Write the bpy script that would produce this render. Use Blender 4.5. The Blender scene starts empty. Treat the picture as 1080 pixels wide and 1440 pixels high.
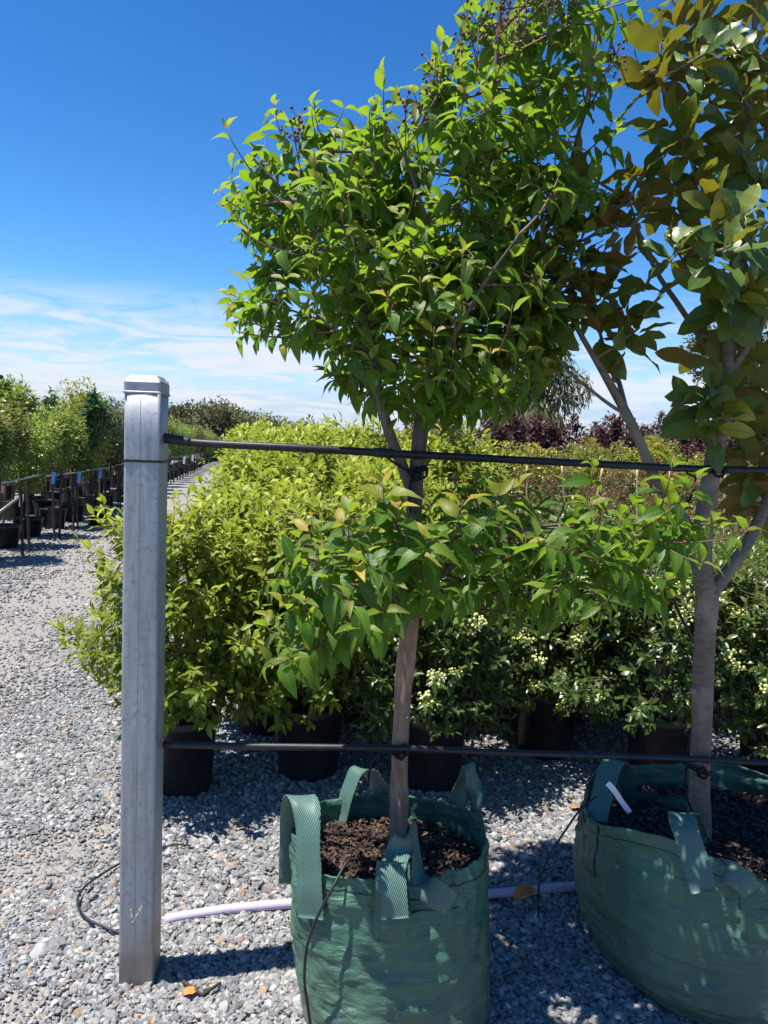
import bpy, bmesh, math
import numpy as np
from mathutils import Vector, Matrix, noise as mnoise

rng = np.random.default_rng(11)
S = bpy.context.scene
COL = S.collection
R = math.radians

# ------------------------------------------------------------------ camera
PITCH, ROLL, FPX, CAMZ = 4.5, 2.1, 1082.0, 1.6
cam_d = bpy.data.cameras.new('camera')
cam_d.sensor_fit = 'VERTICAL'; cam_d.sensor_height = 36.0; cam_d.sensor_width = 27.0
cam_d.lens = 36.0 * FPX / 1440.0
cam_d.clip_start = 0.05; cam_d.clip_end = 3000
cam = bpy.data.objects.new('camera', cam_d); COL.objects.link(cam)
CM = Matrix.Translation((0, 0, CAMZ)) @ Matrix.Rotation(R(90 - PITCH), 4, 'X') @ Matrix.Rotation(R(ROLL), 4, 'Z')
cam.matrix_world = CM
S.camera = cam

# ------------------------------------------------------------------ sun, sky, exposure
SUN_EL, SUN_B = R(70), R(13)          # sun high, from the left and a little behind the camera
to_sun = Vector((-math.cos(SUN_EL) * math.cos(SUN_B), -math.cos(SUN_EL) * math.sin(SUN_B), math.sin(SUN_EL)))
sun_d = bpy.data.lights.new('sun', 'SUN'); sun_d.energy = 5.0; sun_d.angle = R(0.5); sun_d.color = (1.0, 0.955, 0.88)
sun = bpy.data.objects.new('sun', sun_d); COL.objects.link(sun)
sun.rotation_euler = to_sun.to_track_quat('Z', 'Y').to_euler(); sun.location = (-6, -2, 14)

W = bpy.data.worlds.new('World'); S.world = W; W.use_nodes = True
nt = W.node_tree; nt.nodes.clear()
def nd(t, kind, **kw):
    n = t.nodes.new(kind)
    for k, v in kw.items():
        if k.startswith('i_'):
            n.inputs[k[2:].replace('_', ' ')].default_value = v
        else:
            setattr(n, k, v)
    return n
def math_n(t, op, a, b=None, c=None, clamp=False):
    n = t.nodes.new('ShaderNodeMath'); n.operation = op; n.use_clamp = clamp
    for i, v in enumerate((a, b, c)):
        if v is None: continue
        if isinstance(v, (int, float)): n.inputs[i].default_value = v
        else: t.links.new(v, n.inputs[i])
    return n.outputs[0]
def ramp_n(t, fac, stops, interp='LINEAR'):
    n = t.nodes.new('ShaderNodeValToRGB'); n.color_ramp.interpolation = interp
    els = n.color_ramp.elements
    while len(els) < len(stops): els.new(0.5)
    for e, (p, c) in zip(els, stops):
        e.position = p; e.color = (c, c, c, 1) if isinstance(c, (int, float)) else (*c, 1)
    t.links.new(fac, n.inputs[0]); return n.outputs[0]
def mix_n(t, fac, a, b, blend='MIX'):
    n = t.nodes.new('ShaderNodeMix'); n.data_type = 'RGBA'; n.blend_type = blend
    if isinstance(fac, (int, float)): n.inputs[0].default_value = fac
    else: t.links.new(fac, n.inputs[0])
    for i, v in ((6, a), (7, b)):
        if isinstance(v, tuple): n.inputs[i].default_value = (*v, 1)
        else: t.links.new(v, n.inputs[i])
    return n.outputs[2]

sky = nd(nt, 'ShaderNodeTexSky', sky_type='NISHITA', sun_disc=False, sun_elevation=SUN_EL, sun_rotation=R(270 - 12),
         altitude=120, air_density=1.0, dust_density=0.0, ozone_density=3.0)
gam = nd(nt, 'ShaderNodeGamma'); gam.inputs[1].default_value = 1.4
nt.links.new(sky.outputs[0], gam.inputs[0])
hsv = nd(nt, 'ShaderNodeHueSaturation'); hsv.inputs['Saturation'].default_value = 1.16; hsv.inputs['Value'].default_value = 0.6
nt.links.new(gam.outputs[0], hsv.inputs['Color'])
tc = nd(nt, 'ShaderNodeTexCoord'); sx = nd(nt, 'ShaderNodeSeparateXYZ'); nt.links.new(tc.outputs['Generated'], sx.inputs[0])
zz = math_n(nt, 'MAXIMUM', sx.outputs[2], 0.0)
den = math_n(nt, 'ADD', zz, 0.10)
cu = math_n(nt, 'DIVIDE', sx.outputs[0], den); cv = math_n(nt, 'DIVIDE', sx.outputs[1], den)
cx = nd(nt, 'ShaderNodeCombineXYZ'); nt.links.new(cu, cx.inputs[0]); nt.links.new(cv, cx.inputs[1])
mp = nd(nt, 'ShaderNodeMapping'); nt.links.new(cx.outputs[0], mp.inputs[0])
mp.inputs['Rotation'].default_value = (0, 0, R(-38)); mp.inputs['Scale'].default_value = (0.75, 1.20, 1); mp.inputs['Location'].default_value = (3.7, 1.2, 0)
n1 = nd(nt, 'ShaderNodeTexNoise', i_Scale=2.1, i_Detail=10.0, i_Roughness=0.62, i_Distortion=1.1); nt.links.new(mp.outputs[0], n1.inputs['Vector'])
n2 = nd(nt, 'ShaderNodeTexNoise', i_Scale=0.55, i_Detail=3.0); nt.links.new(mp.outputs[0], n2.inputs['Vector'])
cl = math_n(nt, 'ADD', math_n(nt, 'MULTIPLY', n1.outputs[0], 0.65), math_n(nt, 'MULTIPLY', n2.outputs[0], 0.35))
clouds = ramp_n(nt, cl, [(0.41, 0.0), (0.60, 1.0)], 'EASE')
band = ramp_n(nt, zz, [(0.0, 0.75), (0.05, 0.92), (0.125, 0.88), (0.205, 0.0)], 'EASE')
veil = ramp_n(nt, zz, [(0.0, 1.0), (0.05, 0.88), (0.10, 0.45), (0.18, 0.0)], 'EASE')
skyc = mix_n(nt, veil, hsv.outputs[0], (3.35, 4.2, 5.6))
skyc = mix_n(nt, math_n(nt, 'MULTIPLY', clouds, band), skyc, (5.4, 5.6, 5.95))
bg = nd(nt, 'ShaderNodeBackground'); bg.inputs['Strength'].default_value = 0.088
nt.links.new(skyc, bg.inputs['Color'])
wo = nd(nt, 'ShaderNodeOutputWorld'); nt.links.new(bg.outputs[0], wo.inputs['Surface'])

S.view_settings.view_transform = 'Standard'; S.view_settings.look = 'None'
S.view_settings.exposure = 0.85; S.view_settings.gamma = 1.0; S.view_settings.use_curve_mapping = False
S.render.engine = 'CYCLES'
S.cycles.max_bounces = 7; S.cycles.diffuse_bounces = 4; S.cycles.glossy_bounces = 2; S.cycles.transmission_bounces = 5
S.cycles.use_denoising = True
S.cycles.sample_clamp_indirect = 6.0

# ------------------------------------------------------------------ survey: rays of the photograph to points of the place
CR = CM.to_3x3()
def ray(px, py):
    return (CR @ Vector(((px - 540) / FPX, -(py - 720) / FPX, -1.0)))
def at(px, py, Y):
    d = ray(px, py); return Vector((0, 0, CAMZ)) + d * (Y / d.y)
def gnd(px, py, z=0.0):
    d = ray(px, py); return Vector((0, 0, CAMZ)) + d * ((z - CAMZ) / d.z)
CMI = CM.inverted()
def proj(P):
    """N,3 -> pixel x, y, depth"""
    P = np.asarray(P, float); M = np.array(CMI)
    q = P @ M[:3, :3].T + M[:3, 3]
    dpt = -q[:, 2]; dd = np.where(dpt > 0.05, dpt, 0.05)
    return 540 + FPX * q[:, 0] / dd, 720 - FPX * q[:, 1] / dd, dpt

# ------------------------------------------------------------------ objects
def tag(o, label=None, cat=None, group=None, kind=None):
    if label: o['label'] = label
    if cat: o['category'] = cat
    if group: o['group'] = group
    if kind: o['kind'] = kind
    return o
def link(name, data, parent=None, loc=None):
    o = bpy.data.objects.new(name, data); COL.objects.link(o)
    if parent is not None: o.parent = parent
    if loc is not None: o.location = loc
    return o
def thing(name, loc, label, cat, group=None):
    o = link(name, None, None, loc); o.empty_display_size = 0.1
    return tag(o, label, cat, group)
def copy_tree(o, parent=None):
    c = o.copy(); COL.objects.link(c); c.parent = parent
    for ch in list(o.children): copy_tree(ch, c)
    return c

ONES = 'first second third fourth fifth sixth seventh eighth ninth tenth eleventh twelfth thirteenth fourteenth fifteenth sixteenth seventeenth eighteenth nineteenth'.split()
def nth(k):
    """0 -> first"""
    k += 1
    if k < 20: return ONES[k - 1]
    t, o = divmod(k, 10); w = {2: 'twent', 3: 'thirt', 4: 'fort', 5: 'fift', 6: 'sixt'}[t]
    return w + 'ieth' if o == 0 else w + 'y-' + ONES[o - 1]

class MB:
    """collects shapes; build() links ONE mesh"""
    def __init__(s): s.v = []; s.f = []; s.n = 0; s.a = {}
    def add(s, v, f, **attr):
        v = np.asarray(v, float).reshape(-1, 3)
        for q in f: s.f.append([int(i) + s.n for i in q])
        s.v.append(v); s.n += len(v)
        for k, x in attr.items(): s.a.setdefault(k, []).append((s.n - len(v), np.asarray(x, float)))
        return s
    def mesh(s, name, mat, smooth=True, off=None):
        me = bpy.data.meshes.new(name)
        V = np.concatenate(s.v)
        if off is not None: V = V - np.array(off)
        me.from_pydata(V.tolist(), [], s.f)
        if mat is not None: me.materials.append(mat)
        me.polygons.foreach_set('use_smooth', [smooth] * len(me.polygons))
        for k, chunks in s.a.items():
            d = chunks[0][1].shape[1] if chunks[0][1].ndim > 1 else 1
            A = np.zeros((s.n, d))
            for st, x in chunks: A[st:st + len(x)] = x.reshape(len(x), d)
            if d == 1:
                at_ = me.attributes.new(k, 'FLOAT', 'POINT'); at_.data.foreach_set('value', A.ravel().astype(np.float32))
            else:
                at_ = me.attributes.new(k, 'FLOAT_VECTOR', 'POINT'); at_.data.foreach_set('vector', A.ravel().astype(np.float32))
        me.update(); return me
    def build(s, name, mat, parent=None, smooth=True, off=None, loc=None):
        return link(name, s.mesh(name, mat, smooth, off), parent, loc)

def smooth_path(pts, per=6):
    P = [np.array(p, float) for p in pts]
    if len(P) < 3:
        return np.array([P[0] + (P[-1] - P[0]) * t for t in np.linspace(0, 1, per + 1)])
    P = [2 * P[0] - P[1]] + P + [2 * P[-1] - P[-2]]
    out = []
    for i in range(1, len(P) - 2):
        a, b, c, d = P[i - 1:i + 3]
        for k in range(per):
            t = k / per
            out.append(0.5 * (2 * b + (c - a) * t + (2 * a - 5 * b + 4 * c - d) * t * t + (3 * b - a - 3 * c + d) * t ** 3))
    out.append(P[-2]); return np.array(out)
def tube(mb, pts, radii, sides=8, wob=0.0, seed=0):
    P = np.asarray(pts, float); n = len(P)
    rad = np.interp(np.linspace(0, 1, n), np.linspace(0, 1, len(radii)), radii) if not np.isscalar(radii) else np.full(n, radii)
    T = np.gradient(P, axis=0); T /= np.linalg.norm(T, axis=1)[:, None] + 1e-9
    u = np.cross(T[0], [0.31, 0.83, 0.46]); u /= np.linalg.norm(u)
    V = []; L = 0; ua = []
    for i in range(n):
        u = u - T[i] * np.dot(u, T[i]); u /= np.linalg.norm(u) + 1e-9
        w = np.cross(T[i], u)
        if i: L += np.linalg.norm(P[i] - P[i - 1])
        for k in range(sides):
            a = 2 * math.pi * k / sides
            r = rad[i]
            if wob: r *= 1 + wob * mnoise.noise(Vector((math.cos(a) * 1.3 + seed, math.sin(a) * 1.3, L * 9)))
            V.append(P[i] + r * (math.cos(a) * u + math.sin(a) * w)); ua.append((a, L, rad[i]))
    F = [[i * sides + k, i * sides + (k + 1) % sides, (i + 1) * sides + (k + 1) % sides, (i + 1) * sides + k] for i in range(n - 1) for k in range(sides)]
    F.append(list(range(sides))[::-1]); F.append([(n - 1) * sides + k for k in range(sides)])
    mb.add(V, F); return mb
def box(mb, c, s, rot=None):
    v = np.array([[x, y, z] for x in (-.5, .5) for y in (-.5, .5) for z in (-.5, .5)]) * np.array(s)
    if rot is not None: v = v @ np.array(rot).T
    mb.add(v + np.array(c), [[0, 1, 3, 2], [4, 6, 7, 5], [0, 4, 5, 1], [2, 3, 7, 6], [0, 2, 6, 4], [1, 5, 7, 3]])
def lathe(mb, prof, c=(0, 0, 0), n=28):
    V = [[c[0] + r * math.cos(2 * math.pi * k / n), c[1] + r * math.sin(2 * math.pi * k / n), c[2] + z] for r, z in prof for k in range(n)]
    F = [[i * n + k, i * n + (k + 1) % n, (i + 1) * n + (k + 1) % n, (i + 1) * n + k] for i in range(len(prof) - 1) for k in range(n)]
    mb.add(V, F)

# ------------------------------------------------------------------ materials
def material(name):
    m = bpy.data.materials.new(name); m.use_nodes = True
    t = m.node_tree; p = t.nodes['Principled BSDF']; return m, t, p
def simple(name, c, rough=0.5, spec=0.5, metal=0.0, var=0.0, scale=20.0, bump=0.0):
    m, t, p = material(name)
    p.inputs['Roughness'].default_value = rough; p.inputs['Specular IOR Level'].default_value = spec; p.inputs['Metallic'].default_value = metal
    p.inputs['Base Color'].default_value = (*c, 1)
    if var or bump:
        tcn = nd(t, 'ShaderNodeTexCoord'); n = nd(t, 'ShaderNodeTexNoise', i_Scale=scale, i_Detail=6.0)
        t.links.new(tcn.outputs['Object'], n.inputs['Vector'])
        if var:
            f = ramp_n(t, n.outputs[0], [(0.3, 0.0), (0.7, 1.0)])
            t.links.new(mix_n(t, f, tuple(x * (1 - var) for x in c), tuple(min(1, x * (1 + var)) for x in c)), p.inputs['Base Color'])
        if bump:
            b = nd(t, 'ShaderNodeBump', i_Strength=bump, i_Distance=0.01); t.links.new(n.outputs[0], b.inputs['Height']); t.links.new(b.outputs[0], p.inputs['Normal'])
    return m

def leaf_mat(name, dark, light, young, under=None, under2=None, rough=0.38, trans=0.38, tcol=None, veins=0.0, spec=0.5, midrib=None):
    m, t, p = material(name)
    a = nd(t, 'ShaderNodeAttribute', attribute_name='lf'); g = nd(t, 'ShaderNodeAttribute', attribute_name='age')
    sp = nd(t, 'ShaderNodeSeparateXYZ'); t.links.new(a.outputs['Vector'], sp.inputs[0])
    c = mix_n(t, sp.outputs[2], dark, light)
    ag = ramp_n(t, g.outputs['Fac'], [(0.0, 0.0), (1.0, 1.0)])
    c = mix_n(t, ag, c, young)
    tcn = nd(t, 'ShaderNodeTexCoord'); nz = nd(t, 'ShaderNodeTexNoise', i_Scale=60.0, i_Detail=3.0); t.links.new(tcn.outputs['Object'], nz.inputs['Vector'])
    c = mix_n(t, math_n(t, 'MULTIPLY', ramp_n(t, nz.outputs[0], [(0.35, 0.0), (0.7, 1.0)]), 0.35), c, mix_n(t, 0.6, c, light))
    ab = math_n(t, 'ABSOLUTE', sp.outputs[0])
    if midrib:
        mr = ramp_n(t, ab, [(0.05, 1.0), (0.13, 0.0)])
        c = mix_n(t, math_n(t, 'MULTIPLY', mr, 0.65), c, midrib)
    geo = nd(t, 'ShaderNodeNewGeometry')
    if under2: under = mix_n(t, ramp_n(t, sp.outputs[2], [(0.35, 0.0), (0.75, 1.0)]), under, under2)
    cc = mix_n(t, geo.outputs['Backfacing'], c, under if under else mix_n(t, 0.35, c, (0.16, 0.22, 0.09)))
    t.links.new(cc, p.inputs['Base Color'])
    p.inputs['Roughness'].default_value = rough; p.inputs['Specular IOR Level'].default_value = spec
    rr = math_n(t, 'ADD', math_n(t, 'MULTIPLY', geo.outputs['Backfacing'], 0.3), rough); t.links.new(rr, p.inputs['Roughness'])
    if veins:
        w = math_n(t, 'SINE', math_n(t, 'MULTIPLY', math_n(t, 'SUBTRACT', sp.outputs[1], math_n(t, 'MULTIPLY', ab, 0.28)), 52.0))
        mrb = ramp_n(t, ab, [(0.0, 0.0), (0.12, 1.0)])
        b = nd(t, 'ShaderNodeBump', i_Strength=veins, i_Distance=0.004)
        t.links.new(math_n(t, 'ADD', math_n(t, 'MULTIPLY', w, 0.3), math_n(t, 'MULTIPLY', mrb, 0.8)), b.inputs['Height']); t.links.new(b.outputs[0], p.inputs['Normal'])
    tr = nd(t, 'ShaderNodeBsdfTranslucent')
    tc_ = mix_n(t, 0.55, c, tcol if tcol else tuple(min(1, x * 2.2) for x in light))
    t.links.new(tc_, tr.inputs['Color'])
    mx = nd(t, 'ShaderNodeMixShader'); mx.inputs[0].default_value = trans
    t.links.new(p.outputs[0], mx.inputs[1]); t.links.new(tr.outputs[0], mx.inputs[2])
    t.links.new(mx.outputs[0], t.nodes['Material Output'].inputs['Surface'])
    return m

M = {}
M['crape_leaf'] = leaf_mat('crape_leaf', (0.018, 0.060, 0.008), (0.082, 0.182, 0.018), (0.52, 0.36, 0.045), trans=0.42, tcol=(0.46, 0.76, 0.03), veins=0.12, rough=0.46, spec=0.35, midrib=(0.16, 0.22, 0.05))
M['magnolia_leaf'] = leaf_mat('magnolia_leaf', (0.026, 0.080, 0.016), (0.105, 0.175, 0.024), (0.38, 0.34, 0.03), under=(0.190, 0.100, 0.028), under2=(0.130, 0.150, 0.038), trans=0.26, tcol=(0.50, 0.44, 0.02), veins=0.05, rough=0.36, spec=0.42, midrib=(0.13, 0.15, 0.04))
M['gold_leaf'] = leaf_mat('gold_leaf', (0.032, 0.085, 0.010), (0.105, 0.190, 0.018), (0.47, 0.52, 0.055), trans=0.40, tcol=(0.44, 0.50, 0.03), rough=0.46, spec=0.35, midrib=(0.25, 0.28, 0.06))
M['viburnum_leaf'] = leaf_mat('viburnum_leaf', (0.013, 0.042, 0.009), (0.048, 0.100, 0.017), (0.26, 0.32, 0.05), trans=0.28, tcol=(0.28, 0.40, 0.03), rough=0.34, spec=0.5, midrib=(0.11, 0.15, 0.04))
M['red_leaf'] = leaf_mat('red_leaf', (0.035, 0.090, 0.020), (0.085, 0.150, 0.030), (0.26, 0.050, 0.022), trans=0.28, rough=0.35)
M['purple_leaf'] = leaf_mat('purple_leaf', (0.042, 0.020, 0.020), (0.110, 0.052, 0.048), (0.21, 0.12, 0.095), under=(0.07, 0.035, 0.04), trans=0.2, tcol=(0.20, 0.05, 0.05), rough=0.45)
M['hedge_leaf'] = leaf_mat('hedge_leaf', (0.080, 0.125, 0.016), (0.21, 0.24, 0.026), (0.46, 0.32, 0.035), trans=0.4, rough=0.4)
M['olive_leaf'] = leaf_mat('olive_leaf', (0.060, 0.110, 0.020), (0.15, 0.215, 0.042), (0.36, 0.20, 0.040), trans=0.38, rough=0.4)
M['bright_leaf'] = leaf_mat('bright_leaf', (0.055, 0.130, 0.016), (0.17, 0.26, 0.040), (0.42, 0.38, 0.05), trans=0.42, rough=0.4)
M['dark_leaf'] = leaf_mat('dark_leaf', (0.022, 0.060, 0.022), (0.055, 0.115, 0.035), (0.12, 0.18, 0.05), trans=0.3, rough=0.35)
M['gum_leaf'] = leaf_mat('gum_leaf', (0.055, 0.068, 0.034), (0.120, 0.130, 0.060), (0.19, 0.165, 0.075), trans=0.10, rough=0.75, spec=0.15)
M['silver_leaf'] = leaf_mat('silver_leaf', (0.08, 0.115, 0.06), (0.16, 0.195, 0.12), (0.22, 0.25, 0.14), trans=0.2, rough=0.45)

def bark_mat(name, a, b, patch=None, scale=18.0, ring=False):
    m, t, p = material(name)
    tcn = nd(t, 'ShaderNodeTexCoord'); mpn = nd(t, 'ShaderNodeMapping'); t.links.new(tcn.outputs['Object'], mpn.inputs[0])
    mpn.inputs['Scale'].default_value = (3.2, 3.2, 7.0) if ring else (3.0, 3.0, 0.55)
    n = nd(t, 'ShaderNodeTexNoise', i_Scale=scale, i_Detail=8.0, i_Roughness=0.65); t.links.new(mpn.outputs[0], n.inputs['Vector'])
    c = mix_n(t, ramp_n(t, n.outputs[0], [(0.32, 0.0), (0.68, 1.0)]), a, b)
    n2 = nd(t, 'ShaderNodeTexNoise', i_Scale=5.0, i_Detail=4.0); t.links.new(tcn.outputs['Object'], n2.inputs['Vector'])
    if patch: c = mix_n(t, ramp_n(t, n2.outputs[0], [(0.52, 0.0), (0.62, 1.0)]), c, patch)
    t.links.new(c, p.inputs['Base Color']); p.inputs['Roughness'].default_value = 0.8; p.inputs['Specular IOR Level'].default_value = 0.25
    b_ = nd(t, 'ShaderNodeBump', i_Strength=0.55, i_Distance=0.006); t.links.new(n.outputs[0], b_.inputs['Height']); t.links.new(b_.outputs[0], p.inputs['Normal'])
    return m
M['crape_bark'] = bark_mat('crape_bark', (0.15, 0.085, 0.058), (0.36, 0.25, 0.18), (0.20, 0.14, 0.11))
M['crape_limb'] = bark_mat('crape_limb', (0.075, 0.058, 0.048), (0.17, 0.135, 0.11))
M['twig'] = simple('twig', (0.14, 0.075, 0.045), 0.6, var=0.3, scale=30)
M['magnolia_bark'] = bark_mat('magnolia_bark', (0.115, 0.092, 0.072), (0.215, 0.172, 0.132), (0.26, 0.215, 0.17), ring=True, scale=10)
M['stem'] = simple('stem', (0.16, 0.125, 0.08), 0.75, var=0.35, scale=25)
M['far_bark'] = simple('far_bark', (0.20, 0.17, 0.14), 0.85, var=0.3, scale=5)
M['seed'] = simple('seed', (0.085, 0.040, 0.024), 0.7, var=0.4, scale=50)
M['flower'] = simple('flower', (0.58, 0.60, 0.22), 0.7, var=0.25, scale=60)
M['black_plastic'] = simple('black_plastic', (0.013, 0.014, 0.017), 0.42, 0.45, var=0.5, scale=7)
M['rubber'] = simple('rubber', (0.016, 0.017, 0.020), 0.5, 0.4, var=0.4, scale=40)
M['cord'] = simple('cord', (0.012, 0.014, 0.020), 0.75, 0.3, bump=0.6, scale=300)
M['stake'] = simple('stake', (0.040, 0.026, 0.020), 0.8, var=0.4, scale=15)
M['bamboo'] = simple('bamboo', (0.52, 0.38, 0.22), 0.55, var=0.25, scale=8)
M['rail'] = simple('rail', (0.24, 0.24, 0.225), 0.5, 0.5, 0.3)
M['blue_tag'] = simple('blue_tag', (0.05, 0.22, 0.55), 0.5)
M['white_tag'] = simple('white_tag', (0.78, 0.79, 0.82), 0.5)
M['pink_tag'] = simple('pink_tag', (0.75, 0.35, 0.36), 0.5)
M['lilac_pipe'] = simple('lilac_pipe', (0.52, 0.43, 0.58), 0.42, 0.5, var=0.08, scale=12)
M['roof'] = simple('roof', (0.22, 0.24, 0.26), 0.5, 0.5)
M['shed_wall'] = simple('shed_wall', (0.30, 0.31, 0.31), 0.6)
M['dry_leaf'] = simple('dry_leaf', (0.78, 0.22, 0.04), 0.6, var=0.3, scale=40)
M['tan_leaf'] = simple('tan_leaf', (0.30, 0.20, 0.10), 0.6, var=0.3, scale=40)
M['chip'] = simple('chip', (0.075, 0.044, 0.030), 0.85, var=0.85, scale=28)
M['soil'] = simple('soil', (0.022, 0.015, 0.011), 0.95, 0.2, var=0.6, scale=60, bump=1.0)
M['flake'] = simple('flake', (0.66, 0.60, 0.42), 0.7)
M['seam'] = simple('seam', (0.22, 0.23, 0.245), 0.6, 0.4, 0.4)

def galv():
    m, t, p = material('galvanised_steel')
    tcn = nd(t, 'ShaderNodeTexCoord'); mpn = nd(t, 'ShaderNodeMapping'); t.links.new(tcn.outputs['Object'], mpn.inputs[0]); mpn.inputs['Scale'].default_value = (9, 9, 0.8)
    n = nd(t, 'ShaderNodeTexNoise', i_Scale=6.0, i_Detail=8.0, i_Roughness=0.65); t.links.new(mpn.outputs[0], n.inputs['Vector'])
    n2 = nd(t, 'ShaderNodeTexNoise', i_Scale=55.0, i_Detail=4.0); t.links.new(tcn.outputs['Object'], n2.inputs['Vector'])
    n3 = nd(t, 'ShaderNodeTexVoronoi', i_Scale=90.0); t.links.new(tcn.outputs['Object'], n3.inputs['Vector'])
    c = mix_n(t, ramp_n(t, n.outputs[0], [(0.33, 0.0), (0.68, 1.0)]), (0.25, 0.265, 0.29), (0.40, 0.42, 0.445))
    c = mix_n(t, ramp_n(t, n2.outputs[0], [(0.54, 0.0), (0.70, 0.5)]), c, (0.17, 0.18, 0.20))
    c = mix_n(t, math_n(t, 'MULTIPLY', n3.outputs['Color'], 0.12), c, (0.50, 0.52, 0.54))
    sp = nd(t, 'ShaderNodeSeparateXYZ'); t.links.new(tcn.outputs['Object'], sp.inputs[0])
    # tan tone over the foot of the post, with a slanting upper edge
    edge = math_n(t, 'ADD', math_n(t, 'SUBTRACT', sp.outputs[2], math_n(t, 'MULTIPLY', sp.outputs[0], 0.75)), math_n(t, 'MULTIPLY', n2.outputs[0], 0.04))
    foot_tone = ramp_n(t, edge, [(0.155, 1.0), (0.225, 0.0)])
    dm = mix_n(t, math_n(t, 'MULTIPLY', foot_tone, 0.62), c, (0.30, 0.26, 0.20))
    t.links.new(dm, p.inputs['Base Color'])
    p.inputs['Metallic'].default_value = 0.55
    t.links.new(math_n(t, 'ADD', math_n(t, 'MULTIPLY', n.outputs[0], 0.22), 0.46), p.inputs['Roughness'])
    b = nd(t, 'ShaderNodeBump', i_Strength=0.12, i_Distance=0.003); t.links.new(n2.outputs[0], b.inputs['Height']); t.links.new(b.outputs[0], p.inputs['Normal'])
    return m
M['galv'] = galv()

def bag_mat():
    m, t, p = material('green_woven_plastic')
    tcn = nd(t, 'ShaderNodeTexCoord')
    n = nd(t, 'ShaderNodeTexNoise', i_Scale=5.0, i_Detail=6.0); t.links.new(tcn.outputs['Object'], n.inputs['Vector'])
    mpn = nd(t, 'ShaderNodeMapping'); t.links.new(tcn.outputs['Object'], mpn.inputs[0]); mpn.inputs['Scale'].default_value = (5, 5, 55)
    n2 = nd(t, 'ShaderNodeTexNoise', i_Scale=2.2, i_Detail=5.0, i_Roughness=0.6); t.links.new(mpn.outputs[0], n2.inputs['Vector'])
    c = mix_n(t, ramp_n(t, n.outputs[0], [(0.3, 0.0), (0.72, 1.0)]), (0.028, 0.098, 0.062), (0.058, 0.160, 0.104))
    n4 = nd(t, 'ShaderNodeTexNoise', i_Scale=2.0, i_Detail=7.0); t.links.new(tcn.outputs['Object'], n4.inputs['Vector'])
    sp = nd(t, 'ShaderNodeSeparateXYZ'); t.links.new(tcn.outputs['Object'], sp.inputs[0])
    low = ramp_n(t, math_n(t, 'ADD', sp.outputs[2], math_n(t, 'MULTIPLY', n4.outputs[0], 0.2)), [(0.10, 0.55), (0.40, 0.10)])
    c = mix_n(t, low, c, (0.105, 0.125, 0.10))
    t.links.new(c, p.inputs['Base Color'])
    p.inputs['Roughness'].default_value = 0.42; p.inputs['Specular IOR Level'].default_value = 0.45
    wv = nd(t, 'ShaderNodeTexWave', i_Scale=150.0, wave_type='BANDS', bands_direction='Z'); t.links.new(tcn.outputs['Object'], wv.inputs['Vector'])
    wx = nd(t, 'ShaderNodeTexWave', i_Scale=110.0, wave_type='BANDS', bands_direction='X'); t.links.new(tcn.outputs['Object'], wx.inputs['Vector'])
    n5 = nd(t, 'ShaderNodeTexNoise', i_Scale=14.0, i_Detail=6.0); t.links.new(tcn.outputs['Object'], n5.inputs['Vector'])
    h = math_n(t, 'ADD', math_n(t, 'ADD', math_n(t, 'MULTIPLY', n2.outputs[0], 0.55), math_n(t, 'MULTIPLY', n5.outputs[0], 0.8)), math_n(t, 'MULTIPLY', math_n(t, 'ADD', wv.outputs['Fac'], wx.outputs['Fac']), 0.05))
    n6 = nd(t, 'ShaderNodeTexNoise', i_Scale=3.2, i_Detail=4.0, i_Distortion=0.6); mp6 = nd(t, 'ShaderNodeMapping'); t.links.new(tcn.outputs['Object'], mp6.inputs[0]); mp6.inputs['Scale'].default_value = (4, 4, 11); t.links.new(mp6.outputs[0], n6.inputs['Vector'])
    rg = math_n(t, 'ABSOLUTE', math_n(t, 'SUBTRACT', n6.outputs[0], 0.5))
    h = math_n(t, 'SUBTRACT', h, math_n(t, 'MULTIPLY', math_n(t, 'POWER', rg, 0.6), 1.0))
    b = nd(t, 'ShaderNodeBump', i_Strength=0.65, i_Distance=0.008); t.links.new(h, b.inputs['Height']); t.links.new(b.outputs[0], p.inputs['Normal'])
    return m
M['bag'] = bag_mat()
def web_mat():
    m, t, p = material('webbing_strap')
    a = nd(t, 'ShaderNodeAttribute', attribute_name='ruv'); sp = nd(t, 'ShaderNodeSeparateXYZ'); t.links.new(a.outputs['Vector'], sp.inputs[0])
    w = math_n(t, 'SINE', math_n(t, 'ADD', math_n(t, 'MULTIPLY', sp.outputs[0], 1350.0), math_n(t, 'MULTIPLY', sp.outputs[1], 420.0)))
    f = ramp_n(t, math_n(t, 'ADD', math_n(t, 'MULTIPLY', w, 0.5), 0.5), [(0.35, 0.0), (0.75, 1.0)])
    c = mix_n(t, f, (0.012, 0.048, 0.040), (0.135, 0.25, 0.205))
    t.links.new(c, p.inputs['Base Color']); p.inputs['Roughness'].default_value = 0.5
    b = nd(t, 'ShaderNodeBump', i_Strength=0.5, i_Distance=0.002); t.links.new(f, b.inputs['Height']); t.links.new(b.outputs[0], p.inputs['Normal'])
    return m
M['web'] = web_mat()

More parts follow.
